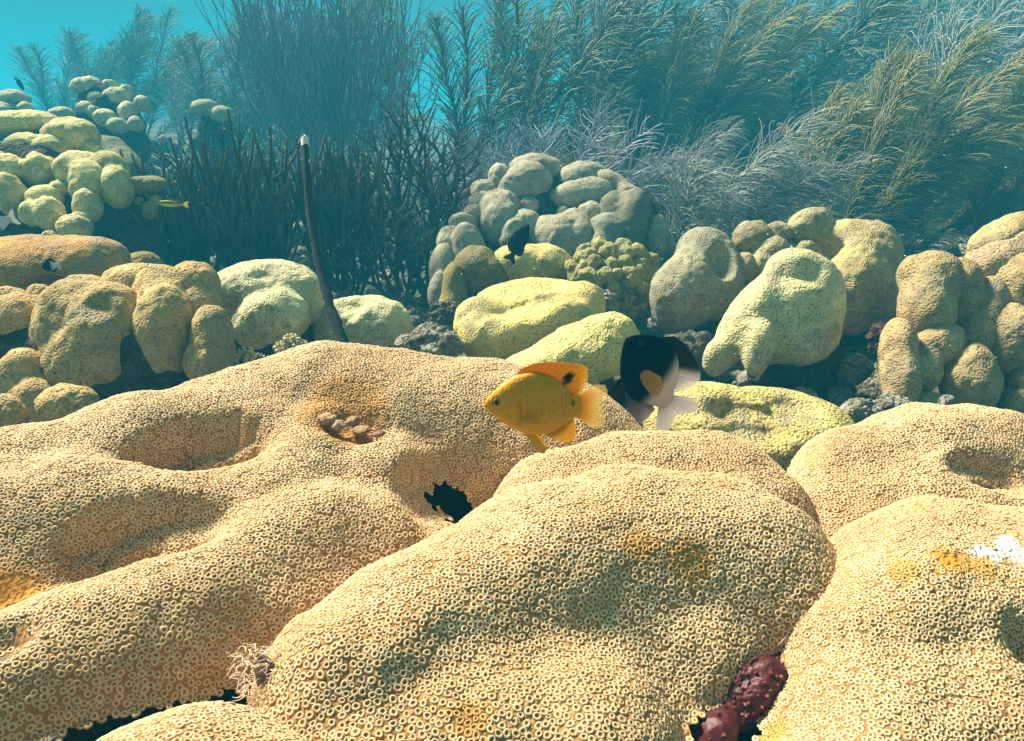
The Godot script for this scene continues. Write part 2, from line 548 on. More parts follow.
	colony("mound_coral", "round yellow-green coral mound with a scabby dead white front, right of the rod", Color(0.77, 0.75, 0.46), Vector3(-0.326, 0.330, -1.721), [
		[[[-0.336,0.453,-1.726,0.099,0.058,0.081,0],[-0.359,0.428,-1.718,0.085,0.054,0.076,0],[-0.282,0.432,-1.72,0.058,0.063,0.061,0]],[[-0.349,0.503,-1.69,0.013,0.007,0.013,0]],0.04,null,"scab",5]], [[-0.337,0.364,-1.745,0.083,0.064,0.06,0]], 0.05, "coral_skin")
	colony("lobed_coral", "tall grey-olive heap of coral lobes in the middle, below the sea plumes", Color(0.52, 0.49, 0.36), Vector3(0.113, 0.330, -2.598), [
		[[[0.053,0.679,-2.718,0.085,0.07,0.077,0],[0.007,0.656,-2.688,0.058,0.051,0.055,0]],[],0.03,null,"",4],
		[[[-0.04,0.685,-2.726,0.044,0.055,0.05,0]],[],0.04,null,"",4],
		[[[0.081,0.727,-2.779,0.09,0.041,0.065,0]],[],0.04,null,"",4],
		[[[0.139,0.712,-2.76,0.041,0.026,0.033,0]],[],0.04,null,"",3],
		[[[0.221,0.691,-2.734,0.066,0.048,0.057,0],[0.263,0.709,-2.756,0.059,0.033,0.046,0]],[],0.03,null,"",4],
		[[[0.191,0.638,-2.666,0.065,0.043,0.054,0],[0.277,0.644,-2.673,0.058,0.051,0.054,0],[0.243,0.662,-2.696,0.058,0.033,0.046,0]],[],0.03,null,"",4],
		[[[0.334,0.679,-2.718,0.066,0.033,0.05,25],[0.389,0.638,-2.666,0.051,0.036,0.043,40],[0.415,0.593,-2.607,0.032,0.057,0.045,10]],[],0.03,null,"",4],
		[[[0.377,0.555,-2.555,0.063,0.119,0.091,8],[0.33,0.585,-2.595,0.057,0.078,0.068,0]],[],0.03,[0.24,0.24,0.17],"",4],
		[[[0.458,0.529,-2.518,0.035,0.07,0.052,0]],[],0.04,null,"",4],
		[[[-0.046,0.604,-2.621,0.072,0.061,0.066,0],[-0.038,0.566,-2.57,0.064,0.078,0.071,0]],[],0.02,null,"",4],
		[[[0.055,0.61,-2.629,0.036,0.029,0.032,0]],[],0.04,null,"",3],
		[[[-0.093,0.653,-2.685,0.047,0.036,0.042,0]],[],0.04,null,"",4],
		[[[-0.098,0.616,-2.636,0.043,0.043,0.043,0]],[],0.04,null,"",4],
		[[[-0.157,0.561,-2.562,0.046,0.039,0.042,0]],[],0.04,null,"",4],
		[[[-0.191,0.511,-2.493,0.048,0.052,0.05,0]],[],0.04,null,"",4],
		[[[-0.14,0.493,-2.467,0.058,0.082,0.07,0]],[],0.04,null,"",4],
		[[[-0.207,0.444,-2.395,0.044,0.08,0.062,0],[-0.213,0.384,-2.303,0.036,0.072,0.054,0]],[],0.02,null,"",4],
		[[[0.035,0.55,-2.548,0.063,0.056,0.06,0],[0,0.524,-2.511,0.042,0.062,0.052,0]],[],0.02,null,"",4],
		[[[0.117,0.534,-2.526,0.063,0.059,0.061,0],[0.144,0.513,-2.497,0.062,0.076,0.069,0],[0.198,0.55,-2.548,0.053,0.06,0.056,0],[0.22,0.518,-2.504,0.042,0.069,0.055,0]],[],0.03,null,"",4],
		[[[0.165,0.593,-2.607,0.021,0.021,0.021,0]],[],0.04,null,"",3],
		[[[0.297,0.529,-2.518,0.066,0.076,0.071,0],[0.267,0.488,-2.46,0.048,0.055,0.051,0]],[],0.02,[0.36,0.35,0.27],"",4],
		[[[-0.12,0.585,-2.595,0.036,0.036,0.036,0]],[],0.04,null,"",3],
		[[[0.252,0.588,-2.599,0.05,0.039,0.044,0]],[],0.04,null,"",4]], [[0.136,0.512,-2.85,0.316,0.212,0.215,0],[-0.076,0.436,-2.723,0.19,0.136,0.173,0],[0.352,0.481,-2.855,0.174,0.181,0.144,0]], 0.05, "coral_skin")
	colony("mound_coral", "smooth yellow coral lobe before the tall heap with a darker lobe beside it", Color(0.76, 0.63, 0.24), Vector3(-0.046, 0.330, -2.056), [
		[[[0.048,0.524,-2.088,0.087,0.045,0.066,0],[0.106,0.514,-2.08,0.058,0.042,0.05,0],[0,0.514,-2.08,0.048,0.048,0.048,0]],[],0.04,null,"",4],
		[[[-0.09,0.51,-2.076,0.063,0.058,0.061,0],[-0.058,0.487,-2.058,0.053,0.053,0.053,0]],[],0.03,[0.3,0.25,0.08],"",4],
		[[[-0.149,0.455,-2.033,0.034,0.078,0.056,0],[-0.155,0.41,-1.996,0.031,0.052,0.041,0]],[],0.03,[0.3,0.26,0.09],"",4],
		[[[-0.068,0.462,-2.038,0.018,0.016,0.017,0]],[],0.04,null,"",3]], [[-0.032,0.394,-2.095,0.135,0.094,0.108,0]], 0.05, "coral_skin")
	colony("mound_coral", "large golden coral mound with a long groove across its top", Color(0.76, 0.63, 0.24), Vector3(0.031, 0.330, -1.642), [
		[[[0.04,0.511,-1.724,0.124,0.04,0.066,-4],[-0.037,0.461,-1.582,0.078,0.058,0.07,0],[0.069,0.483,-1.61,0.109,0.063,0.075,-8],[0.156,0.51,-1.661,0.047,0.047,0.043,0],[-0.072,0.482,-1.631,0.047,0.051,0.051,0]],[[0.02,0.525,-1.579,0.073,0.01,0.029,-17],[0.121,0.483,-1.548,0.014,0.04,0.02,20]],0.04,null,"",5]], [[0.04,0.378,-1.678,0.132,0.078,0.088,0]], 0.05, "coral_skin")
	colony("mound_coral", "sloping lemon-yellow coral slab with a dead white crust along its upper edge", Color(0.76, 0.7, 0.29), Vector3(0.114, 0.330, -1.356), [
		[[[0.05,0.465,-1.352,0.086,0.036,0.061,-14],[0.139,0.493,-1.361,0.075,0.054,0.064,-12],[0.182,0.516,-1.368,0.036,0.036,0.039,0]],[],0.05,null,"crust",5],
		[[[0.086,0.438,-1.343,0.072,0.029,0.05,-5]],[],0.04,null,"",4]], [[0.117,0.383,-1.399,0.093,0.083,0.056,0]], 0.05, "coral_skin")
	colony("lobed_coral", "big cluster of grey and tan coral lobes behind the pale yellow heart-shaped lobe", Color(0.45, 0.4, 0.23), Vector3(0.647, 0.330, -1.879), [
		[[[0.47,0.577,-1.899,0.076,0.061,0.069,25],[0.413,0.504,-1.831,0.075,0.095,0.085,15],[0.373,0.484,-1.812,0.045,0.074,0.059,0],[0.495,0.514,-1.841,0.05,0.085,0.067,0]],[[0.481,0.575,-1.805,0.023,0.037,0.032,0]],0.04,[0.4,0.38,0.26],"",5],
		[[[0.582,0.611,-1.93,0.049,0.041,0.045,0]],[],0.04,null,"",4],
		[[[0.647,0.621,-1.939,0.034,0.028,0.031,0]],[],0.04,null,"",4],
		[[[0.622,0.577,-1.899,0.046,0.046,0.046,0],[0.595,0.548,-1.873,0.035,0.04,0.038,0]],[],0.02,null,"",4],
		[[[0.55,0.548,-1.873,0.035,0.04,0.038,0]],[],0.04,null,"",4],
		[[[0.729,0.63,-1.947,0.059,0.052,0.056,0]],[],0.04,null,"",4],
		[[[0.806,0.594,-1.914,0.069,0.064,0.066,0],[0.875,0.581,-1.903,0.056,0.076,0.066,-15],[0.793,0.504,-1.831,0.07,0.109,0.09,0],[0.867,0.48,-1.809,0.047,0.059,0.053,0],[0.832,0.544,-1.869,0.071,0.076,0.073,0]],[[0.757,0.586,-1.874,0.028,0.024,0.028,0]],0.035,[0.54,0.46,0.22],"",5],
		[[[0.707,0.581,-1.903,0.038,0.028,0.033,0]],[],0.04,null,"",4]], [[0.537,0.438,-2.006,0.137,0.138,0.129,0],[0.821,0.438,-2.006,0.192,0.138,0.129,0]], 0.05, "coral_skin")
	colony("mound_coral", "pale yellow heart-shaped coral lobe with dimples standing before the grey cluster", Color(0.78, 0.73, 0.4), Vector3(0.512, 0.330, -1.525), [
		[[[0.593,0.545,-1.546,0.066,0.092,0.072,-6],[0.553,0.598,-1.563,0.048,0.044,0.052,0],[0.529,0.522,-1.539,0.042,0.115,0.068,16],[0.462,0.504,-1.532,0.038,0.103,0.056,28],[0.402,0.432,-1.509,0.022,0.034,0.024,0],[0.474,0.466,-1.463,0.027,0.052,0.027,8],[0.573,0.479,-1.524,0.072,0.06,0.068,0]],[[0.548,0.607,-1.499,0.027,0.01,0.023,4]],0.03,null,"",5]], [[0.592,0.402,-1.586,0.1,0.102,0.075,0]], 0.03, "coral_skin")
	colony("mound_coral", "low yellow coral mound with finger-deep dimples behind the front corals", Color(0.72, 0.61, 0.24), Vector3(0.315, 0.330, -1.041), [
		[[[0.3,0.474,-1.039,0.099,0.051,0.099,0],[0.392,0.474,-1.039,0.09,0.048,0.085,0],[0.251,0.487,-1.044,0.056,0.042,0.071,0]],[[0.382,0.517,-1.014,0.026,0.008,0.022,6],[0.297,0.517,-0.997,0.027,0.009,0.021,-8],[0.325,0.499,-0.964,0.031,0.009,0.021,10]],0.05,null,"",5]], [[0.356,0.378,-1.042,0.086,0.078,0.086,0]], 0.03, "coral_skin")
	colony("lobed_coral", "crowded brown coral lobes at the right edge, tallest at the frame", Color(0.54, 0.4, 0.2), Vector3(0.860, 0.330, -1.443), [
		[[[0.799,0.593,-1.488,0.056,0.059,0.058,0],[0.776,0.544,-1.45,0.049,0.066,0.058,0],[0.766,0.61,-1.501,0.025,0.025,0.025,0]],[],0.025,null,"",4],
		[[[0.847,0.587,-1.483,0.04,0.054,0.047,0],[0.854,0.557,-1.46,0.033,0.041,0.037,0]],[],0.02,null,"",4],
		[[[0.939,0.634,-1.519,0.072,0.042,0.057,-28],[0.99,0.654,-1.535,0.051,0.038,0.045,-20]],[],0.03,null,"",4],
		[[[0.939,0.665,-1.543,0.055,0.03,0.043,-30],[0.995,0.686,-1.559,0.047,0.03,0.039,-10]],[],0.03,null,"",4],
		[[[0.953,0.58,-1.478,0.054,0.071,0.063,0],[0.988,0.603,-1.496,0.05,0.059,0.055,0]],[],0.03,null,"",4],
		[[[0.898,0.564,-1.465,0.037,0.046,0.041,0],[0.863,0.503,-1.417,0.033,0.037,0.035,0],[0.882,0.531,-1.44,0.031,0.045,0.038,0]],[],0.02,null,"",4],
		[[[0.788,0.494,-1.409,0.047,0.043,0.045,0],[0.747,0.451,-1.374,0.032,0.04,0.036,0]],[],0.02,null,"",4],
		[[[0.831,0.439,-1.364,0.05,0.064,0.057,0]],[],0.04,null,"",4],
		[[[0.708,0.481,-1.399,0.03,0.065,0.048,0],[0.706,0.433,-1.359,0.03,0.056,0.043,0]],[],0.02,null,"",4],
		[[[0.929,0.439,-1.364,0.024,0.032,0.028,0]],[],0.04,null,"",4],
		[[[0.91,0.403,-1.335,0.024,0.028,0.026,0]],[],0.04,null,"",4],
		[[[0.744,0.397,-1.33,0.028,0.031,0.03,0]],[],0.04,null,"",4],
		[[[0.921,0.5,-1.414,0.053,0.073,0.063,0]],[],0.04,null,"",5]], [[0.937,0.444,-1.592,0.138,0.144,0.105,0],[1.088,0.473,-1.644,0.094,0.173,0.107,0]], 0.05, "coral_skin_coarse")


func make_rocks() -> void:
	var tones := [Color(0.36, 0.33, 0.27), Color(0.78, 0.75, 0.66), Color(0.22, 0.11, 0.08), Color(0.8, 0.79, 0.74)]
	for r in [
		[-0.163, 0.458, -1.518, 0.060, 0.040, 0.048, 1, "flat pale dead coral rock between the scabby mound and the golden mound"],
		[0.386, 0.407, -1.648, 0.056, 0.048, 0.045, 0, "dark lumpy rock with white crust behind the black and white fish"],
		[0.285, 0.449, -1.378, 0.029, 0.022, 0.023, 1, "small pale rock right behind the black fish's back"],
		[0.698, 0.404, -1.542, 0.029, 0.029, 0.023, 1, "round pinkish-grey stone in the gap beside the brown lobes"],
		[0.573, 0.437, -1.216, 0.033, 0.018, 0.026, 1, "larger pale grey rubble stone behind the low dimpled mound"],
		[0.632, 0.436, -1.237, 0.030, 0.020, 0.024, 1, "grey rubble stone touching the foot of the brown lobes"],
		[0.811, 0.423, -1.685, 0.026, 0.040, 0.021, 2, "reddish-brown upright coral stump in the dark gap on the right"],
		[0.211, 0.473, -1.859, 0.036, 0.029, 0.029, 1, "white worn coral stone at the right end of the golden mound"],
		[0.167, 0.491, -2.075, 0.042, 0.021, 0.034, 1, "white worn coral stone beside the yellow lobe and the knobs"],
		[0.656, 0.485, -1.127, 0.009, 0.008, 0.007, 3, "tiny white shell at the foot of the brown lobes"],
		[-0.353, 0.434, -1.426, 0.026, 0.019, 0.021, 1, "pale rubble stone between the finger coral and the rod"],
		[-0.162, 0.434, -1.899, 0.039, 0.029, 0.031, 0, "dark rock at the foot of the dark bush near the golden mound"],
		[0.291, 0.460, -1.224, 0.043, 0.016, 0.034, 1, "crusted pale rock edge under the black and white fish's tail"],
	]:
		var at := Vector3(r[0], r[1] - r[4], r[2])
		var o := obj(numbered("rock"), null, mats.dead_rock, self, at)
		tag(o, r[7], "rock")
		var b: Array = [[r[0], r[1], r[2], r[3], r[4], r[5], 0], [r[0] + r[3] * 0.35, r[1] - r[4] * 0.25, r[2] + r[5] * 0.3, r[3] * 0.6, r[4] * 0.7, r[5] * 0.7, 20], [r[0] - r[3] * 0.4, r[1] - r[4] * 0.15, r[2] + 0.01, r[3] * 0.6, r[4] * 0.8, r[5] * 0.6, -15]]
		var spec := {"balls": b, "dents": [], "k": 0.015, "tint": tones[r[6]], "level": 4, "style": "rock", "base": at, "rough": 0.16}
		lobe_job(spec)
		o.mesh = spec.acc.mesh()
	# loose rubble strewn over the seabed between the corals
	var stone: Array = []
	for s in 3:
		var at := Vector3(s * 3.0, 0, 0)
		var spec := {"balls": [[at.x, 0, 0, 0.03, 0.02, 0.025, 10], [at.x + 0.02, 0.004, 0.01, 0.02, 0.014, 0.016, 30]], "dents": [], "k": 0.02, "tint": Color(0.60, 0.59, 0.52), "level": 2, "style": "rock", "base": at, "rough": 0.25}
		lobe_job(spec)
		stone.append(spec.acc.mesh())
	for s in 3:
		var mm := MultiMesh.new()
		mm.transform_format = MultiMesh.TRANSFORM_3D
		mm.use_colors = true
		mm.mesh = stone[s]
		mm.instance_count = 900
		for k in 900:
			var d := 1.1 + 4.5 * pow(rng.randf(), 1.3)
			var x := rng.randf_range(-0.75, 0.75) * d
			var z := -d
			var sc := rng.randf_range(0.3, 1.1) * (1.0 + 0.15 * d)
			var b := Basis.from_euler(Vector3(rng.randf() * TAU, rng.randf() * TAU, rng.randf() * TAU)).scaled(Vector3.ONE * sc)
			mm.set_instance_transform(k, Transform3D(b, Vector3(x, ground_height(x, z) - 0.01 + 0.02 * rng.randf(), z)))
			var g := rng.randf_range(0.5, 1.5)
			mm.set_instance_color(k, Color(g, g, g * rng.randf_range(0.85, 1.0)))
		var o := MultiMeshInstance3D.new()
		o.name = numbered("rubble")
		o.multimesh = mm
		o.material_override = mats.dead_rock
		tag(o, ["loose grey coral rubble strewn between the corals", "loose angular coral rubble on the seabed", "small coral rubble chips on the seabed"][s], "rubble", "", "stuff")
		add_child(o, true)


# ---------------------------------------------------------------- the near corals
static func cap_distance(c: Array, p: Vector3) -> float:
	var a: Vector3 = c[0]
	var ab: Vector3 = c[2]
	var h := 0.0
	if c[4] > 0.0:
		h = clampf((p - a).dot(ab) / c[4], 0.0, 1.0)
	return (p - a - ab * h).length() - lerpf(c[1], c[3], h)


func sheet_job(j: Dictionary) -> void:
	var caps: Array = j.caps.map(func(c):
		var a := Vector3(c[0], c[1], c[2])
		var ab := Vector3(c[4], c[5], c[6]) - a
		return [a, c[3], ab, c[7], ab.length_squared()])
	var dents: Array = j.dents.map(func(b): return ball(b) + [clampf(minf(b[3], b[4]) * 0.6, 0.006, 0.03)])
	var holes: Array = j.holes.map(func(b): return ball(b))
	var k: float = j.k
	var base: Vector3 = j.base
	var x0: float = j.bounds[0]
	var x1: float = j.bounds[1]
	var z0: float = j.bounds[2]
	var z1: float = j.bounds[3]
	var step: float = j.step
	var nx := int((x1 - x0) / step) + 1
	var nz := int((z1 - z0) / step) + 1
	var floor_y: float = j.floor_y
	var a := Acc.new()
	var dead := PackedByteArray()
	dead.resize(nx * nz)
	for iz in nz:
		var z := z0 + iz * step
		var near: Array = []
		for c in caps:
			var r: float = maxf(c[1], c[3]) + 0.04
			if z > minf(c[0].z, c[0].z + c[2].z) - r and z < maxf(c[0].z, c[0].z + c[2].z) + r:
				near.append(c)
		var y := 0.80
		for ix in nx:
			var x := x0 + ix * step
			var near2: Array = []
			for c in near:
				var r: float = maxf(c[1], c[3]) + 0.04
				if x > minf(c[0].x, c[0].x + c[2].x) - r and x < maxf(c[0].x, c[0].x + c[2].x) + r:
					near2.append(c)
			y = 0.80
			var p := Vector3(x, y, z)
			for n in 40:
				p.y = y
				var d := 0.06
				var first := true
				for c in near2:
					var e := cap_distance(c, p)
					d = e if first else smooth_min(d, e, k)
					first = false
				for b in dents:
					d = -smooth_min(-d, ball_distance(b, p), b[4])
				y -= maxf(d, 0.0) * 0.9 + 0.0003
				if d < 0.0006 or y < floor_y:
					break
			if y < floor_y:
				y = floor_y
				dead[iz * nx + ix] = 1
			for b in holes:   # an opening down onto base rocks coloured near black for shade
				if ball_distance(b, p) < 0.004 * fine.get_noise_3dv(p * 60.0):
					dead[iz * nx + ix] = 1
			y += wave.get_noise_3d(x * 9.0, y * 9.0, z * 9.0) * 0.007 + fine.get_noise_3d(x * 30.0, y * 30.0, z * 30.0) * 0.0016
			a.v.append(Vector3(x, y, z) - base)
	for iz in nz - 1:
		for ix in nx - 1:
			var p := iz * nx + ix
			if dead[p] + dead[p + 1] + dead[p + nx] + dead[p + nx + 1] < 4:
				a.i.append_array([p, p + 1, p + nx, p + 1, p + nx + 1, p + nx])
	a.smooth()
	if a.n[nx * nz / 2].y < 0.0:
		for n in a.n.size():
			a.n[n] = -a.n[n]
		for n in range(0, a.i.size(), 3):
			var t := a.i[n + 1]
			a.i[n + 1] = a.i[n + 2]
			a.i[n + 2] = t
	a.c.resize(a.v.size())
	for n in a.v.size():
		a.c[n] = skin_color(a.v[n] + base, j.patches)
	j.acc = a
	# where the polyps stand: evenly spread over the surface, none on bare spots
	var r := RandomNumberGenerator.new()
	r.seed = 100 + j.number
	var s: float = j.spacing
	var cells := {}
	var where: Array = []
	for pass_ in 2:   # full-grown polyps first, then small young ones in the gaps between them
		var gap: float = (0.80 if pass_ == 0 else 0.60) * s * s
		for n in range(0, a.i.size(), 3):
			var p := a.v[a.i[n]]
			var q := a.v[a.i[n + 1]]
			var w := a.v[a.i[n + 2]]
			var area := (q - p).cross(w - p).length() * 0.5
			if area > 0.004:
				continue
			var tries := area / (s * s) * (7.0 if pass_ == 0 else 6.0)
			var count := int(tries) + (1 if r.randf() < tries - int(tries) else 0)
			for t in count:
				var u := r.randf()
				var v := r.randf()
				if u + v > 1.0:
					u = 1.0 - u
					v = 1.0 - v
				var at := p + (q - p) * u + (w - p) * v
				var cell := Vector3i((at / s).floor())
				var nearest := 9.0
				for dx in [0, -1, 1]:
					for dy in [0, -1, 1]:
						for dz in [0, -1, 1]:
							for o in cells.get(cell + Vector3i(dx, dy, dz), []):
								nearest = minf(nearest, at.distance_squared_to(o))
						if nearest < gap: break
					if nearest < gap: break
				if nearest < gap:
					continue
				if not cells.has(cell):
					cells[cell] = []
				cells[cell].append(at)
				var wpos := at + base
				var bare := false
				for b in j.bare:
					if wpos.distance_to(Vector3(b[0], b[1], b[2])) < b[3] * (1.0 + 0.5 * fine.get_noise_3dv(wpos * 60.0)):
						bare = true
				if bare:
					continue
				var nn := (a.n[a.i[n]] * (1.0 - u - v) + a.n[a.i[n + 1]] * u + a.n[a.i[n + 2]] * v).normalized()
				var side := nn.cross(Vector3(0.3, 0.1, 0.9)).normalized()
				side = side.rotated(nn, r.randf() * TAU)
				var sc := s / 0.0062 * (r.randf_range(0.90, 1.10) if pass_ == 0 else r.randf_range(0.66, 0.84))
				var tall := sc * r.randf_range(0.45, 0.85)
				where.append(Transform3D(Basis(side * sc * r.randf_range(0.86, 1.0), nn * tall, side.cross(nn) * sc), at))
	j.polyps = where


func skin_color(p: Vector3, patches: Array) -> Color:
	var m := wave.get_noise_3dv(p * 6.0)
	var f := fine.get_noise_3dv(p * 34.0)
	var c := Color(0.37, 0.195, 0.065).lerp(Color(0.45, 0.26, 0.10), clampf(0.5 + m, 0.0, 1.0)) * (1.0 + 0.15 * f)
	for b in patches:
		var d: float = p.distance_to(Vector3(b[0], b[1], b[2])) / b[3]
		var e := smoothstep(1.0, 0.7, d * (1.0 + 0.45 * fine.get_noise_3dv(p * 50.0)))
		if e > 0.0:
			c = c.lerp(Color(b[4], b[5], b[6]), e)
	c.a = 1.0
	return c


func polyp_mesh(seed_: int) -> ArrayMesh:
	# a little wobbly cup: soft cone outside, rounded rim with faint septa, brown mouth
	var r := RandomNumberGenerator.new()
	r.seed = seed_
	var a := Acc.new()
	var sides := 18
	var prof := [[0.0039, -0.0004], [0.0034, 0.0006], [0.0030, 0.0013], [0.0025, 0.0016], [0.0020, 0.0015], [0.0015, 0.0010], [0.0010, 0.0002]]
	var cols := [Color(0.37, 0.20, 0.07), Color(0.47, 0.29, 0.12), Color(0.60, 0.42, 0.23), Color(0.68, 0.50, 0.30), Color(0.62, 0.44, 0.24), Color(0.47, 0.29, 0.125), Color(0.28, 0.155, 0.06)]
	var w2 := r.randf_range(0.03, 0.10)
	var w3 := r.randf_range(0.02, 0.07)
	var ph := r.randf() * TAU
	for k in prof.size():
		for s in sides:
			var t := TAU * s / sides
			var q: float = 1.0 + w2 * cos(2.0 * t + ph) + w3 * cos(3.0 * t + ph * 2.0)
			if k in [2, 3, 4, 5]:
				q *= 1.0 + (0.05 if s % 3 == 0 else -0.03) * (1 if k < 4 else -2)
			var lift: float = prof[k][1] * (1.0 + 0.18 * cos(t + ph))
			a.v.append(Vector3(cos(t) * prof[k][0] * q, lift, sin(t) * prof[k][0] * q))
			a.c.append(cols[k])
	for k in prof.size() - 1:
		for s in sides:
			var p := k * sides + s
			var q := k * sides + (s + 1) % sides
			a.i.append_array([p, q, p + sides, q, q + sides, p + sides])
	a.v.append(Vector3(0, -0.0001, 0))
	a.c.append(Color(0.16, 0.08, 0.025))
	var last := (prof.size() - 1) * sides
	for s in sides:
		a.i.append_array([last + s, last + (s + 1) % sides, a.v.size() - 1])
	a.smooth()
	if a.n[3 * sides].y < 0.0:
		for n in a.n.size():
			a.n[n] = -a.n[n]
		for n in range(0, a.i.size(), 3):
			var t := a.i[n + 1]
			a.i[n + 1] = a.i[n + 2]
			a.i[n + 2] = t
	return a.mesh()


var polyp_shapes: Array = []

func put_polyps(j: Dictionary) -> void:
	if polyp_shapes.is_empty():
		for k in 3:
			polyp_shapes.append(polyp_mesh(50 + k))
	for kind in 3:
		var mm := MultiMesh.new()
		mm.transform_format = MultiMesh.TRANSFORM_3D
		mm.use_colors = true
		mm.mesh = polyp_shapes[kind]
		var mine: Array = []
		for k in range(kind, j.polyps.size(), 3):
			mine.append(j.polyps[k])
		mm.instance_count = mine.size()
		for k in mine.size():
			var t: Transform3D = mine[k]
			mm.set_instance_transform(k, t)
			var p: Vector3 = t.origin + j.base
			var m := wave.get_noise_3dv(p * 8.0)
			var g := 1.0 + 0.16 * m + rng.randf_range(-0.12, 0.10)
			var c := Color(g, g * (1.0 + 0.05 * m), g * (1.0 + 0.12 * m))
			for b in j.patches:
				var d: float = p.distance_to(Vector3(b[0], b[1], b[2])) / b[3]
				if d < 1.0 and b[4] > b[6] * 1.5:
					c = c * Color(0.95, 0.75, 0.42).lerp(Color.WHITE, smoothstep(0.5, 1.0, d))
			mm.set_instance_color(k, c)
		var o := MultiMeshInstance3D.new()
		o.name = "polyps"
		o.multimesh = mm
		o.material_override = mats.polyp
		o.set_meta("kind", "stuff")
		j.owner.add_child(o, true)


func near_coral(called: String, label: String, base: Vector3, k: float, caps: Array, dents: Array, bounds: Array, patches: Array, bare: Array, step: float, spacing: float, floor_y: float, shade_cores: Array, holes: Array) -> Node3D:
	var o := thing(called, label, "coral", base)
	for c in shade_cores:
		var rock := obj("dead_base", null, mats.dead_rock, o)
		jobs.append({"kind": "lobe", "node": rock, "balls": [c], "dents": [], "k": 0.1, "tint": Color(0.03, 0.022, 0.014), "level": 3, "style": "rock", "base": base, "rough": 0.12})  # near-black tint: the shade of the crevices is painted into these rocks
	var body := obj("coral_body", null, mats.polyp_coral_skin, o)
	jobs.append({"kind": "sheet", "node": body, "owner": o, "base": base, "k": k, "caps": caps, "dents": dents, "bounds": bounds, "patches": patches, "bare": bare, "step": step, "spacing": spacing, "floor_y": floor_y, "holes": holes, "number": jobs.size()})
	return o


func dead_bits(coral: Node3D, spots: Array) -> void:
	# broken grey-brown bits of skeleton in the worn spot
	for s in spots:
		var at := Vector3(s[0], s[1], s[2])
		var spec := {"balls": [s], "dents": [], "k": 0.01, "tint": [Color(0.46, 0.31, 0.19), Color(0.36, 0.26, 0.18), Color(0.62, 0.52, 0.4)][int(s[0] * 9000.0) % 3 if s[0] > 0.0 else int(-s[0] * 9000.0) % 3], "level": 3, "style": "rock", "base": coral.position, "rough": 0.30}
		lobe_job(spec)
		obj("dead_fragment", spec.acc.mesh(), mats.coral_skin_coarse, coral)


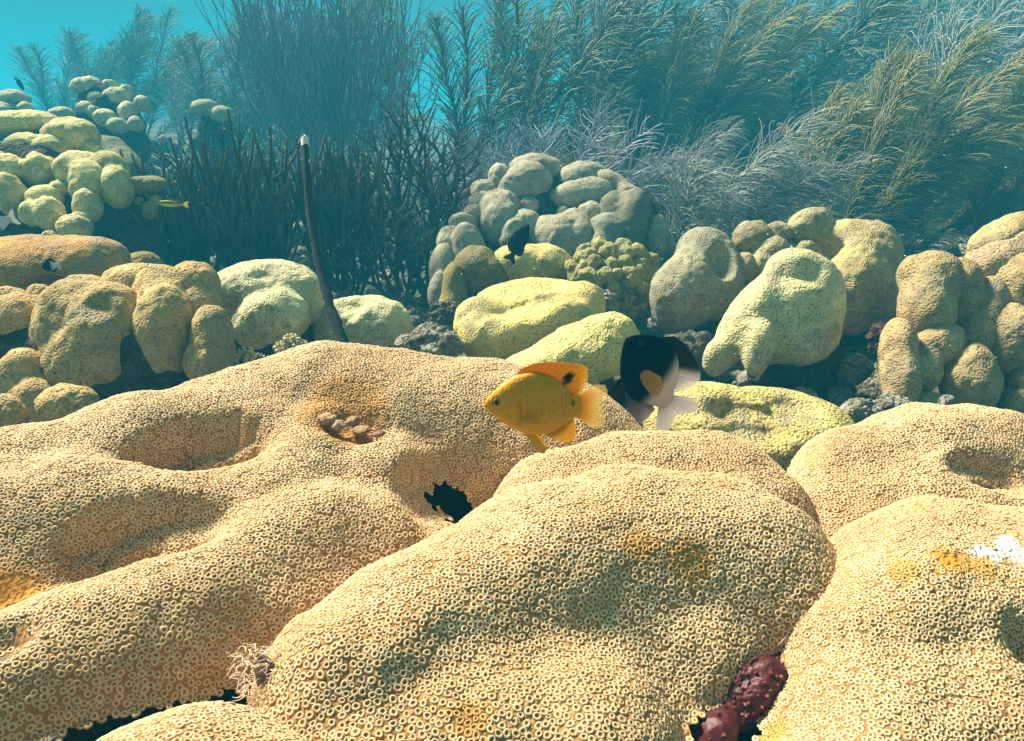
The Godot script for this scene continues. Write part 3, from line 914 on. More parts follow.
func make_foreground() -> void:
	var worn: Node3D
	worn = near_coral("boulder_star_coral", "wide tan polyp-covered coral on the left with rolling ridges and two hollows", Vector3(-0.252, 0.360, -0.618), 0.02, [
		[-0.276,0.573,-0.779,0.07,-0.202,0.572,-0.802,0.09],
		[-0.202,0.572,-0.802,0.09,-0.117,0.555,-0.795,0.1],
		[-0.117,0.555,-0.795,0.1,-0.033,0.548,-0.791,0.1],
		[-0.033,0.548,-0.791,0.1,0.049,0.544,-0.766,0.09],
		[0.049,0.544,-0.766,0.09,0.125,0.533,-0.717,0.06],
		[-0.5,0.514,-0.635,0.09,-0.442,0.533,-0.663,0.09],
		[-0.442,0.533,-0.663,0.09,-0.378,0.545,-0.718,0.085],
		[-0.378,0.545,-0.718,0.085,-0.275,0.563,-0.777,0.08],
		[-0.27,0.583,-0.744,0.05,-0.183,0.584,-0.705,0.04],
		[-0.183,0.584,-0.705,0.04,-0.121,0.555,-0.673,0.055],
		[-0.121,0.555,-0.673,0.055,-0.085,0.546,-0.658,0.045],
		[-0.45,0.554,-0.58,0.07,-0.379,0.557,-0.609,0.06],
		[-0.379,0.557,-0.609,0.06,-0.329,0.561,-0.608,0.05],
		[-0.329,0.561,-0.608,0.05,-0.272,0.56,-0.601,0.045],
		[-0.272,0.56,-0.601,0.045,-0.215,0.565,-0.624,0.045],
		[-0.215,0.565,-0.624,0.045,-0.191,0.574,-0.658,0.04],
		[-0.191,0.574,-0.658,0.04,-0.183,0.582,-0.704,0.04],
		[-0.353,0.51,-0.43,0.06,-0.312,0.517,-0.474,0.06],
		[-0.312,0.517,-0.474,0.06,-0.258,0.534,-0.494,0.05],
		[-0.258,0.534,-0.494,0.05,-0.218,0.546,-0.514,0.045],
		[-0.218,0.546,-0.514,0.045,-0.196,0.546,-0.558,0.05],
		[-0.196,0.546,-0.558,0.05,-0.151,0.546,-0.594,0.05],
		[-0.151,0.546,-0.594,0.05,-0.094,0.542,-0.602,0.045],
		[-0.094,0.542,-0.602,0.045,-0.052,0.533,-0.593,0.035],
		[-0.197,0.555,-0.629,0.05,-0.191,0.533,-0.575,0.06],
		[-0.368,0.489,-0.432,0.07,-0.316,0.496,-0.469,0.065],
		[-0.316,0.496,-0.469,0.065,-0.239,0.509,-0.49,0.055],
		[-0.239,0.509,-0.49,0.055,-0.185,0.498,-0.527,0.07],
		[-0.185,0.498,-0.527,0.07,-0.118,0.511,-0.581,0.06],
		[-0.359,0.545,-0.591,0.06,-0.389,0.53,-0.552,0.06]], [[-0.15,0.622,-0.693,0.038,0.012,0.024,18],[-0.058,0.58,-0.632,0.044,0.026,0.053,22],[-0.332,0.574,-0.436,0.017,0.016,0.017,0],[-0.293,0.603,-0.678,0.061,0.02,0.045,-6],[-0.282,0.59,-0.549,0.07,0.02,0.034,-12]], [-0.62,0.18,-0.98,-0.36], [[-0.371,0.56,-0.501,0.037,0.55,0.27,0.035],[-0.332,0.574,-0.435,0.019,0.16,0.15,0.14],[-0.152,0.622,-0.692,0.028,0.2,0.13,0.06],[-0.161,0.629,-0.717,0.053,0.46,0.235,0.06],[-0.123,0.616,-0.684,0.007,0.86,0.83,0.74]], [[-0.332,0.574,-0.435,0.017],[-0.369,0.562,-0.502,0.016],[-0.152,0.622,-0.692,0.025]], 0.0065, 0.0048, 0.529, [[-0.239,0.4,-0.811,0.076,0.1,0.055,0],[0.008,0.4,-0.799,0.079,0.1,0.055,0],[-0.41,0.4,-0.71,0.079,0.1,0.055,0],[-0.152,0.4,-0.709,0.075,0.1,0.055,0],[-0.354,0.4,-0.629,0.067,0.1,0.055,0],[-0.203,0.4,-0.661,0.064,0.1,0.055,0],[-0.285,0.4,-0.504,0.07,0.1,0.055,0],[-0.173,0.4,-0.596,0.069,0.1,0.055,0],[-0.194,0.4,-0.622,0.069,0.1,0.055,0],[-0.212,0.4,-0.529,0.072,0.1,0.055,0],[-0.043,0.4,-0.755,0.15,0.12,0.17,0]], [[-0.053,0.559,-0.655,0.031,0.014,0.042,28]])  # the last, largest base is an added dark lump that blackens the opening
	near_coral("boulder_star_coral", "broad domed tan polyp-covered coral filling the bottom centre, taller than its neighbours", Vector3(0.029, 0.360, -0.518), 0.016, [
		[-0.125,0.516,-0.388,0.05,-0.106,0.533,-0.434,0.06],
		[-0.106,0.533,-0.434,0.06,-0.072,0.529,-0.467,0.07],
		[-0.072,0.529,-0.467,0.07,-0.03,0.525,-0.503,0.08],
		[-0.03,0.525,-0.503,0.08,0.037,0.531,-0.55,0.09],
		[0.037,0.531,-0.55,0.09,0.101,0.533,-0.569,0.09],
		[0.101,0.533,-0.569,0.09,0.159,0.534,-0.566,0.085],
		[0.159,0.534,-0.566,0.085,0.196,0.541,-0.543,0.065],
		[0.196,0.541,-0.543,0.065,0.217,0.536,-0.516,0.045],
		[-0.006,0.523,-0.617,0.04,0.043,0.537,-0.659,0.06],
		[0.043,0.537,-0.659,0.06,0.118,0.543,-0.678,0.07],
		[0.118,0.543,-0.678,0.07,0.191,0.542,-0.673,0.07],
		[0.191,0.542,-0.673,0.07,0.221,0.548,-0.633,0.05],
		[-0.068,0.496,-0.448,0.08,0.006,0.472,-0.507,0.11],
		[0.006,0.472,-0.507,0.11,0.099,0.469,-0.534,0.11],
		[0.099,0.469,-0.534,0.11,0.17,0.515,-0.528,0.06],
		[-0.082,0.503,-0.383,0.06,-0.027,0.47,-0.418,0.1],
		[-0.027,0.47,-0.418,0.1,0.031,0.478,-0.426,0.09],
		[0.031,0.478,-0.426,0.09,0.047,0.505,-0.388,0.05],
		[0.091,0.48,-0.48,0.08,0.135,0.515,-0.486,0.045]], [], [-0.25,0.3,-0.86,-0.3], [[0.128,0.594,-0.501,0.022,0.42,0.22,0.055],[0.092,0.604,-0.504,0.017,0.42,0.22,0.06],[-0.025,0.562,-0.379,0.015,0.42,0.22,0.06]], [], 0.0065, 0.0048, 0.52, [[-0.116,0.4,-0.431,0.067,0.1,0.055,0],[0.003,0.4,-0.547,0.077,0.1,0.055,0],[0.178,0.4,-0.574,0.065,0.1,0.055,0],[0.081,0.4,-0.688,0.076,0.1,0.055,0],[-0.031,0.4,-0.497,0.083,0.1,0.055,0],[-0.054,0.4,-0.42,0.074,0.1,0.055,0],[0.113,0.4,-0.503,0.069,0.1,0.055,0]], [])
	near_coral("boulder_star_coral", "low tan polyp-covered coral at the right edge with a lip across its back", Vector3(0.359, 0.360, -0.668), 0.025, [
		[0.296,0.547,-0.666,0.045,0.336,0.547,-0.7,0.06],
		[0.336,0.547,-0.7,0.06,0.414,0.538,-0.726,0.08],
		[0.414,0.538,-0.726,0.08,0.49,0.527,-0.745,0.08],
		[0.49,0.527,-0.745,0.08,0.589,0.513,-0.753,0.08],
		[0.288,0.519,-0.613,0.05,0.32,0.529,-0.642,0.05],
		[0.32,0.529,-0.642,0.05,0.385,0.55,-0.652,0.045],
		[0.385,0.55,-0.652,0.045,0.416,0.539,-0.633,0.045],
		[0.416,0.539,-0.633,0.045,0.501,0.527,-0.62,0.05],
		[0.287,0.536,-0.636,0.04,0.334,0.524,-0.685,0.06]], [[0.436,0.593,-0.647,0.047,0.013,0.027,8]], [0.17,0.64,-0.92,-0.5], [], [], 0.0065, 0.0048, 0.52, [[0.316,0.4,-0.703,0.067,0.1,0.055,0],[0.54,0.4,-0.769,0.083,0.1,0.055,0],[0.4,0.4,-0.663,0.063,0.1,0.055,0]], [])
	near_coral("boulder_star_coral", "tan polyp-covered coral in the lower right corner with a white and orange scar", Vector3(0.266, 0.360, -0.465), 0.024, [
		[0.275,0.53,-0.498,0.045,0.296,0.549,-0.533,0.05],
		[0.296,0.549,-0.533,0.05,0.336,0.543,-0.548,0.065],
		[0.336,0.543,-0.548,0.065,0.449,0.531,-0.553,0.07],
		[0.226,0.513,-0.448,0.04,0.241,0.529,-0.47,0.045],
		[0.241,0.529,-0.47,0.045,0.268,0.533,-0.485,0.055],
		[0.268,0.533,-0.485,0.055,0.301,0.539,-0.492,0.06],
		[0.301,0.539,-0.492,0.06,0.408,0.55,-0.497,0.06],
		[0.224,0.482,-0.427,0.06,0.272,0.481,-0.471,0.08],
		[0.272,0.481,-0.471,0.08,0.329,0.495,-0.489,0.08],
		[0.19,0.497,-0.367,0.05,0.248,0.478,-0.415,0.08],
		[0.248,0.478,-0.415,0.08,0.308,0.499,-0.421,0.06],
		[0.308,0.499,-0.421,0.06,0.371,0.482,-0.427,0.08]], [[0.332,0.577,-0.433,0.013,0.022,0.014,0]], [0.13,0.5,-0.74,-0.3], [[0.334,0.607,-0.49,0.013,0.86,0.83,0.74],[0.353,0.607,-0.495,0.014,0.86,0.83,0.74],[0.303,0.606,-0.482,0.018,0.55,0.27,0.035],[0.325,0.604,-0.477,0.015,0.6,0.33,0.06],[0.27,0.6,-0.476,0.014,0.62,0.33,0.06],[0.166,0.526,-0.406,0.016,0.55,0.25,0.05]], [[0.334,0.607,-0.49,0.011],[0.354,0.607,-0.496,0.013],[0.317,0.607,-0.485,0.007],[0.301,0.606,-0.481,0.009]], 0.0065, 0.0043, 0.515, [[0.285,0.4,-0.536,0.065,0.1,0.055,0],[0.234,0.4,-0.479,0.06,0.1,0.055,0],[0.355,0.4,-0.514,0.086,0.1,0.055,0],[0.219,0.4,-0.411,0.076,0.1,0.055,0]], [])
	near_coral("boulder_star_coral", "small pale tan coral lobe cut off by the bottom edge on the left", Vector3(-0.182, 0.360, -0.321), 0.03, [
		[-0.202,0.541,-0.319,0.04,-0.183,0.537,-0.325,0.05],
		[-0.183,0.537,-0.325,0.05,-0.161,0.539,-0.326,0.05],
		[-0.161,0.539,-0.326,0.05,-0.138,0.542,-0.32,0.045],
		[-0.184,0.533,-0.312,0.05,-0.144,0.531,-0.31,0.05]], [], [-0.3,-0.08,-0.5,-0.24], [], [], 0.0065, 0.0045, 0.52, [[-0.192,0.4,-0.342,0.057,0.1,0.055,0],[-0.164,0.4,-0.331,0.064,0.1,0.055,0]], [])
	dead_bits(worn, [[-0.174,0.626,-0.697,0.008,0.004,0.008,0],[-0.162,0.621,-0.691,0.008,0.004,0.008,0],[-0.152,0.62,-0.706,0.006,0.004,0.006,0],[-0.14,0.615,-0.696,0.009,0.004,0.009,0],[-0.126,0.613,-0.69,0.007,0.003,0.007,0]])


# ---------------------------------------------------------------- small growths
func make_small_corals() -> void:
	# finger corals: many short upright knobs on a common foot
	for f in [
		[-0.489, 0.471, -1.396, 0.042, 0.033, "low clump of pale green finger coral beside the brown lobes"],
		[-0.421, 0.482, -1.462, 0.029, 0.021, "small clump of pale green finger coral below the pale mound"],
	]:
		var at := Vector3(f[0], f[1] - f[4], f[2])
		var o := thing("finger_coral", f[5], "coral", at)
		var knob := Acc.new()
		for k in 90:
			var t := rng.randf() * TAU
			var d := sqrt(rng.randf())
			var p := Vector3(cos(t) * d * f[3], (1.0 - d * d) * f[4] * 1.4 - 0.01, sin(t) * d * f[3] * 0.7)
			var dir := (Vector3(p.x * 6.0, 0.35, p.z * 6.0 + 0.08)).normalized()
			var len := rng.randf_range(0.012, 0.022)
			var r := rng.randf_range(0.0038, 0.0055)
			var c := Color(0.62, 0.6, 0.32) * rng.randf_range(0.75, 1.15)
			c.a = 1.0
			knob.tube(PackedVector3Array([p - dir * 0.02, p, p + dir * len * 0.6, p + dir * len * 0.9]), PackedFloat32Array([r * 0.8, r, r * 1.1, r * 0.8]), 7, c, Color(0.8, 0.78, 0.52))
		obj("knobs", knob.mesh(), mats.coral_skin, o).set_meta("kind", "stuff")
		var spec := {"balls": [[at.x, at.y, at.z, f[3], f[4] * 1.2, f[3] * 0.7, 0]], "dents": [], "k": 0.02, "tint": Color(0.3, 0.28, 0.16), "level": 3, "style": "rock", "base": at, "rough": 0.1}
		lobe_job(spec)
		obj("foot", spec.acc.mesh(), mats.dead_rock, o)
	# knobby coral: a slope of thumb-sized knobs
	var kb := [
		0.259, 0.475, -1.986, 0.117, 0.107
	]
	var at := Vector3(kb[0], kb[1] - kb[4], kb[2])
	var o := thing("knobby_coral", "slope of small pale yellow-green coral knobs between the tall heap and the grey cluster", "coral", at)
	var foot := {"balls": [[kb[0], kb[1] - 0.02, kb[2] - 0.08, kb[3] * 1.1, kb[4] * 1.0, 0.1, 0]], "dents": [], "k": 0.02, "tint": Color(0.60, 0.58, 0.48), "level": 4, "style": "rock", "base": at, "rough": 0.14}
	lobe_job(foot)
	obj("dead_base", foot.acc.mesh(), mats.dead_rock, o)
	var shapes: Array = []
	for s in 4:
		var c := Vector3(s * 2.0 + 0.7, 0, 0)
		var spec := {"balls": [[c.x, 0, 0, 0.022, 0.019, 0.02, 0], [c.x + 0.016 * (s % 2), -0.004, 0.006, 0.017, 0.017, 0.016, 0], [c.x - 0.01, -0.02, -0.005, 0.018, 0.02, 0.018, 0]], "dents": [], "k": 0.012, "tint": Color(0.45, 0.42, 0.17), "level": 3, "style": "", "base": c, "rough": 0.12}
		lobe_job(spec)
		shapes.append(spec.acc.mesh())
	var made: Array = []
	for k in 900:
		var u := rng.randf_range(-1.0, 1.0)
		var v := rng.randf_range(-1.0, 1.0)
		if u * u + v * v > 1.0 or made.size() >= 64:
			continue
		var p := Vector3(u * kb[3] * 1.05, v * kb[4] + kb[4], sqrt(maxf(0.0, 1.0 - u * u - v * v)) * 0.11 - 0.08)
		var free := true
		for q in made:
			if p.distance_to(q) < 0.027:
				free = false
		if not free:
			continue
		made.append(p)
		var n := obj("knob", shapes[made.size() % 4], mats.coral_skin, o, p)
		n.rotation = Vector3(rng.randf_range(-0.4, 0.4), rng.randf() * TAU, rng.randf_range(-0.4, 0.4))
		n.scale = Vector3.ONE * rng.randf_range(0.7, 1.15)
	# dark red encrusting sponge in the gap between the front corals
	red_sponge([[0.158,0.52,-0.45,0.034,0.018,0.021,-44],[0.187,0.528,-0.478,0.017,0.011,0.016,-44],[0.129,0.509,-0.422,0.022,0.013,0.016,-44]], Vector3(0.158, 0.360, -0.450))
	# pinkish tuft of algae
	tuft(Vector3(-0.156, 0.565, -0.414), "pinkish-white fuzzy tuft of algae in the crevice between the two big front corals", Vector3(0.014, 0.020, 0.012), 240, 0.011, [Color(0.72, 0.52, 0.42), Color(0.8, 0.62, 0.45), Color(0.6, 0.56, 0.32), Color(0.8, 0.6, 0.54)])
	tuft(Vector3(0.201, 0.543, -0.478), "short pale pink fringe of algae above the dark red sponge", Vector3(0.012, 0.008, 0.008), 80, 0.014, [Color(0.6, 0.42, 0.32), Color(0.66, 0.5, 0.4)])



func red_sponge(b: Array, base: Vector3) -> void:
	var o := thing("encrusting_sponge", "glossy dark red lumpy sponge in the gap between the two front corals", "sponge", base)
	var spec := {"balls": b, "dents": [], "k": 0.012, "tint": Color(0.09, 0.012, 0.014), "level": 5, "style": "rock", "base": base, "rough": 0.10}
	lobe_job(spec)
	obj("sponge_body", spec.acc.mesh(), mats.red_crust, o)
	var a := Acc.new()   # pale bubbly bits growing on it
	var v: PackedVector3Array = spec.acc.v
	var n: PackedVector3Array = spec.acc.n
	for k in 260:
		var i := rng.randi() % v.size()
		if n[i].y < -0.2: continue
		var c := Color(0.15, 0.025, 0.025).lerp(Color(0.24, 0.10, 0.08), rng.randf() * rng.randf())
		var r := rng.randf_range(0.0008, 0.0020)
		a.tube(PackedVector3Array([v[i] - n[i] * r, v[i] + n[i] * r * 0.3, v[i] + n[i] * r * 0.9]), PackedFloat32Array([r * 0.8, r, r * 0.6]), 7, c, c)
	obj("blisters", a.mesh(), mats.red_crust, o).set_meta("kind", "stuff")


func tuft(at: Vector3, label: String, spread: Vector3, count: int, length: float, tones: Array) -> void:
	var o := thing("algae_tuft", label, "algae", at)
	var a := Acc.new()
	for k in count:
		var p := Vector3(rng.randf_range(-1, 1) * spread.x, rng.randf_range(-1, 1) * spread.y, rng.randf_range(-1, 1) * spread.z)
		var d := Vector3(rng.randf_range(-1, 0.6), rng.randf_range(-0.1, 0.9), rng.randf_range(0.1, 1)).normalized()
		var pts := PackedVector3Array()
		var rad := PackedFloat32Array()
		var l := length * rng.randf_range(0.5, 1.2)
		for s in 5:
			pts.append(p)
			rad.append(0.00042 * (1.0 - 0.15 * s))
			d = (d + Vector3(rng.randf_range(-0.5, 0.5), rng.randf_range(-0.5, 0.3), rng.randf_range(-0.4, 0.4))).normalized()
			p += d * l / 5.0
		var c: Color = tones[rng.randi() % tones.size()]
		a.tube(pts, rad, 4, c, c * 1.3)
	var m := obj("filaments", a.mesh(), mats.branchlet, o)
	m.set_meta("kind", "stuff")
	var spec := {"balls": [[at.x, at.y, at.z, spread.x * 0.5, spread.y * 0.5, spread.z * 0.4, 0]], "dents": [], "k": 0.02, "tint": tones[0] * 0.9, "level": 3, "style": "rock", "base": at, "rough": 0.3}
	lobe_job(spec)
	obj("holdfast", spec.acc.mesh(), mats.dead_rock, o)


func make_rod() -> void:
	var pts := PackedVector3Array([
		Vector3(-0.322, 0.403, -1.521),
		Vector3(-0.343, 0.455, -1.559),
		Vector3(-0.376, 0.514, -1.609),
		Vector3(-0.406, 0.583, -1.663),
		Vector3(-0.433, 0.676, -1.725),
		Vector3(-0.447, 0.760, -1.774),
		Vector3(-0.456, 0.838, -1.820),
	])
	var curve := Curve3D.new()
	for p in pts:
		curve.add_point(p)
	for k in range(1, pts.size() - 1):
		var t := (pts[k + 1] - pts[k - 1]) * 0.2
		curve.set_point_in(k, -t)
		curve.set_point_out(k, t)
	var base := pts[0]
	var o := thing("rod_sponge", "tall thin dark purple-brown rod with a white tip, leaning beside the pale mound", "sponge", base)
	var a := Acc.new()
	var line := PackedVector3Array()
	var rad := PackedFloat32Array()
	var length := curve.get_baked_length()
	for k in 60:
		var t := k / 59.0
		line.append(curve.sample_baked(t * length) - base)
		rad.append(lerpf(0.0105, 0.0072, t) * (1.0 + 0.22 * fine.get_noise_1d(k * 0.5)))
	a.tube(line, rad, 14, Color(0.038, 0.031, 0.036), Color(0.05, 0.042, 0.045))
	for k in a.v.size():
		a.v[k] += a.n[k] * fine.get_noise_3dv(a.v[k] * 70.0) * 0.0028
		var g := 1.0 + 0.5 * fine.get_noise_3dv(a.v[k] * 40.0)
		a.c[k] = Color(a.c[k].r * g, a.c[k].g * g, a.c[k].b * g)
	obj("stalk", a.mesh(), mats.soft_coral, o)
	var tip := Acc.new()
	var e := line[59]
	var d := (line[59] - line[57]).normalized()
	tip.tube(PackedVector3Array([e - d * 0.010, e - d * 0.006, e + d * 0.006, e + d * 0.011]), PackedFloat32Array([0.0074, 0.0088, 0.0092, 0.0065]), 14, Color(0.8, 0.66, 0.62), Color(0.9, 0.85, 0.82))
	obj("white_tip", tip.mesh(), mats.branchlet, o)


# ---------------------------------------------------------------- soft corals
func rod_branch(a: Acc, p: Vector3, dir: Vector3, length: float, r: float, level: int, look: Dictionary) -> void:
	var n := 5
	var pts := PackedVector3Array([p])
	var rad := PackedFloat32Array([r])
	var twig := level == 0
	for k in n:
		dir = (dir + Vector3(0, look.lift, 0) + Vector3(rng.randf_range(-1, 1), rng.randf_range(-0.3, 0.5), rng.randf_range(-1, 1)) * look.wander).normalized()
		p += dir * length / n
		pts.append(p)
		rad.append(lerpf(r, r * (0.6 if twig else look.taper), (k + 1.0) / n))
	var c: Color = look.low * rng.randf_range(0.8, 1.2)
	a.tube(pts, rad, 5, c, look.tip if twig else c)
	if twig:
		return
	var kids: int = 2 + (1 if rng.randf() < look.third else 0)
	for k in kids:
		var turn: float = (k - (kids - 1) * 0.5) * look.spread * rng.randf_range(0.7, 1.3)
		var d := dir.rotated(Vector3(0, 0, 1), -turn).rotated(Vector3.UP, rng.randf_range(-0.6, 0.6))
		d = d.rotated(Vector3(1, 0, 0), rng.randf_range(-0.35, 0.35))
		rod_branch(a, p, d.normalized(), length * look.grow * rng.randf_range(0.75, 1.2), r * look.taper, level - 1, look)
	if rng.randf() < look.side:
		var q := pts[3]
		var d := dir.rotated(Vector3(0, 0, 1), rng.randf_range(-1.0, 1.0))
		rod_branch(a, q, d, length * look.grow * 0.9, r * look.taper * 0.9, maxi(level - 2, 0), look)


func bush(label: String, at: Vector3, height: float, look: Dictionary, count: int, fan: float, group := "sea rod bushes") -> Node3D:
	var o := thing("sea_rod", label, "soft coral", at, group)
	var foot := Acc.new()
	foot.tube(PackedVector3Array([Vector3(0, -0.08, 0), Vector3(0, -0.02, 0), Vector3(0, 0.03, 0)]), PackedFloat32Array([0.05, 0.03, 0.018]), 8, look.low, look.low)
	obj("holdfast", foot.mesh(), mats.soft_coral, o)
	for k in count:
		var a := Acc.new()
		var t := (k + 0.5) / count * 2.0 - 1.0
		var dir := Vector3(sin(t * fan), cos(t * fan) * 0.9, rng.randf_range(-0.45, 0.45)).normalized()
		rod_branch(a, Vector3(t * 0.03, 0, rng.randf_range(-0.03, 0.03)), dir, height * look.first * rng.randf_range(0.85, 1.2), look.thick, look.levels, look)
		obj("branch", a.mesh(), mats.soft_coral, o)
	return o


func make_bushes() -> void:
	var dark := {"lift": 0.24, "wander": 0.08, "taper": 0.93, "third": 0.3, "spread": 0.8, "grow": 1.05, "side": 0.7, "first": 0.24, "thick": 0.0074, "levels": 3, "low": Color(0.05, 0.045, 0.03), "tip": Color(0.17, 0.155, 0.10)}
	var thin := {"lift": 0.06, "wander": 0.16, "taper": 0.80, "third": 0.15, "spread": 0.9, "grow": 0.86, "side": 0.9, "first": 0.24, "thick": 0.0085, "levels": 4, "low": Color(0.07, 0.062, 0.052), "tip": Color(0.22, 0.20, 0.155)}
	var pale := {"lift": 0.12, "wander": 0.07, "taper": 0.75, "third": 0.3, "spread": 0.45, "grow": 0.95, "side": 0.8, "first": 0.25, "thick": 0.009, "levels": 4, "low": Color(0.22, 0.23, 0.26), "tip": Color(0.45, 0.47, 0.5)}
	bush("dark leafless bush of upright fork-twigged sea rods, left of the rod, front row", Vector3(-0.787, 0.300, -2.434), 0.430, dark, 11, 0.9)
	bush("dark low bush of sea rods spreading behind the tall rod", Vector3(-0.547, 0.300, -2.539), 0.416, dark, 9, 0.9)
	bush("dark dense bush of sea rods at the left foot, reaching over the square block", Vector3(-1.018, 0.300, -2.486), 0.349, dark, 9, 0.9)
	bush("tall slender dark bush of fine twigs beside the grey-olive heap", Vector3(-0.291, 0.300, -2.697), 0.624, thin, 5, 0.45)
	bush("shorter dark fine-twigged bush leaning on the left of the grey-olive heap", Vector3(-0.367, 0.300, -2.539), 0.362, thin, 5, 0.6)
	bush("fine-twigged dark bush at the left, before the distant pale heads", Vector3(-1.262, 0.311, -2.963), 0.518, thin, 4, 0.5)
	bush("fine-twigged bush standing up behind the middle of the dark bush", Vector3(-0.967, 0.301, -3.170), 0.579, thin, 3, 0.5)
	bush("fine-twigged bush with a bare stem leaning left behind the dark bush", Vector3(-1.147, 0.310, -3.278), 0.537, thin, 4, 0.5)
	bush("fine-twigged bush half hidden behind the rod's white tip", Vector3(-0.691, 0.300, -3.065), 0.458, thin, 3, 0.5)
	bush("pale blue-white bundle of long straight rods rising behind the bush, nearer one", Vector3(-0.904, 0.300, -4.326), 1.076, pale, 6, 0.45, "pale rod bundles")
	bush("pale blue-white bundle of long straight rods at the top left of the tall bush", Vector3(-1.255, 0.343, -4.761), 1.134, pale, 6, 0.5, "pale rod bundles")
	bush("pale bundle of long thin rods beside the tall slender bush", Vector3(-0.736, 0.300, -4.642), 1.055, pale, 5, 0.5, "pale rod bundles")



# a plume: stems that fan out of one foot, each with two ranks of fine branchlets
func plume_meshes(seed_: int, look: Dictionary) -> Array:
	var r := RandomNumberGenerator.new()
	r.seed = seed_
	var out: Array = []
	var last_pts := PackedVector3Array()
	for s in look.stems:
		var stem := Acc.new()
		var twigs := Acc.new()
		var t: float = (s + 0.5) / look.stems * 2.0 - 1.0
		var dir := Vector3(look.lean * 0.6 + t * look.fan + r.randf_range(-0.1, 0.1), 1.0, r.randf_range(-0.4, 0.4)).normalized()
		var length: float = look.height * r.randf_range(0.62, 1.05) * (1.0 - 0.25 * absf(t))
		var p := Vector3(t * 0.04, -0.05, r.randf_range(-0.04, 0.04))
		if s % 2 == 1 and last_pts.size():   # every other stem forks off its neighbour
			var e := r.randi_range(3, 8)
			p = last_pts[e]
			length *= 1.0 - e / 18.0
			dir = (dir + Vector3(r.randf_range(-0.35, 0.45), 0, r.randf_range(-0.3, 0.3))).normalized()
		var pts := PackedVector3Array()
		var dirs := PackedVector3Array()
		var rad := PackedFloat32Array()
		var n := 16
		for k in n + 1:
			pts.append(p)
			dirs.append(dir)
			rad.append(lerpf(0.007, 0.0022, float(k) / n) * look.thick)
			dir = (dir + Vector3(look.lean * 0.09, -look.droop * 0.05 * k / n, 0) + Vector3(r.randf_range(-1, 1), 0, r.randf_range(-1, 1)) * 0.10).normalized()
			p += dir * length / n
		last_pts = pts
		stem.tube(pts, rad, 5, look.wood, look.wood)
		var count: int = look.count
		for k in count:
			var f := lerpf(0.14, 0.995, float(k) / count)
			var g := f * n
			var i := mini(int(g), n - 1)
			var q := pts[i].lerp(pts[i + 1], g - i)
			var along := dirs[i]
			var side := along.cross(Vector3(0, 0, 1)).normalized() * (1.0 if k % 2 else -1.0)
			side = side.rotated(along, r.randf_range(-1.5, 1.5))
			var d: Vector3 = (side * look.splay + along * 0.8 + Vector3(look.flow * 1.2, 0, 0)).normalized()
			var l: float = look.twig * r.randf_range(0.7, 1.2) * minf(1.0, 0.35 + 3.0 * (1.0 - f)) * minf(1.0, 0.4 + 2.0 * f)
			var tp := PackedVector3Array([q])
			var tr := PackedFloat32Array([look.fine])
			var segs: int = look.segs
			for e in segs:
				q += d * l / segs
				d = (d + along * look.curl + Vector3(look.flow, -look.sag * (0.5 + e * 0.5), 0) + Vector3(r.randf_range(-1, 1), r.randf_range(-1, 1), r.randf_range(-1, 1)) * 0.2).normalized()
				tp.append(q)
				tr.append(look.fine * (1.0 - 0.45 * (e + 1.0) / segs))
			var c: Color = look.low.lerp(look.high, clampf(f + r.randf_range(-0.3, 0.3), 0.0, 1.0))
			c *= r.randf_range(0.85, 1.15)
			twigs.tube(tp, tr, 3, c, c * look.tipgain)
		out.append([stem.mesh(), twigs.mesh()])
	return out


func plume(shapes: Array, label: String, at: Vector3, size: float, turn: float, group: String, wide := 1.0) -> void:
	var o := thing("sea_plume", label, "soft coral", at, group)
	o.rotation.y = turn
	o.scale = Vector3(size * wide, size, size)
	for s in shapes:
		var stem := obj("stem", s[0], mats.soft_coral, o)
		obj("branchlets", s[1], mats.plume_branchlet, stem).set_meta("kind", "stuff")


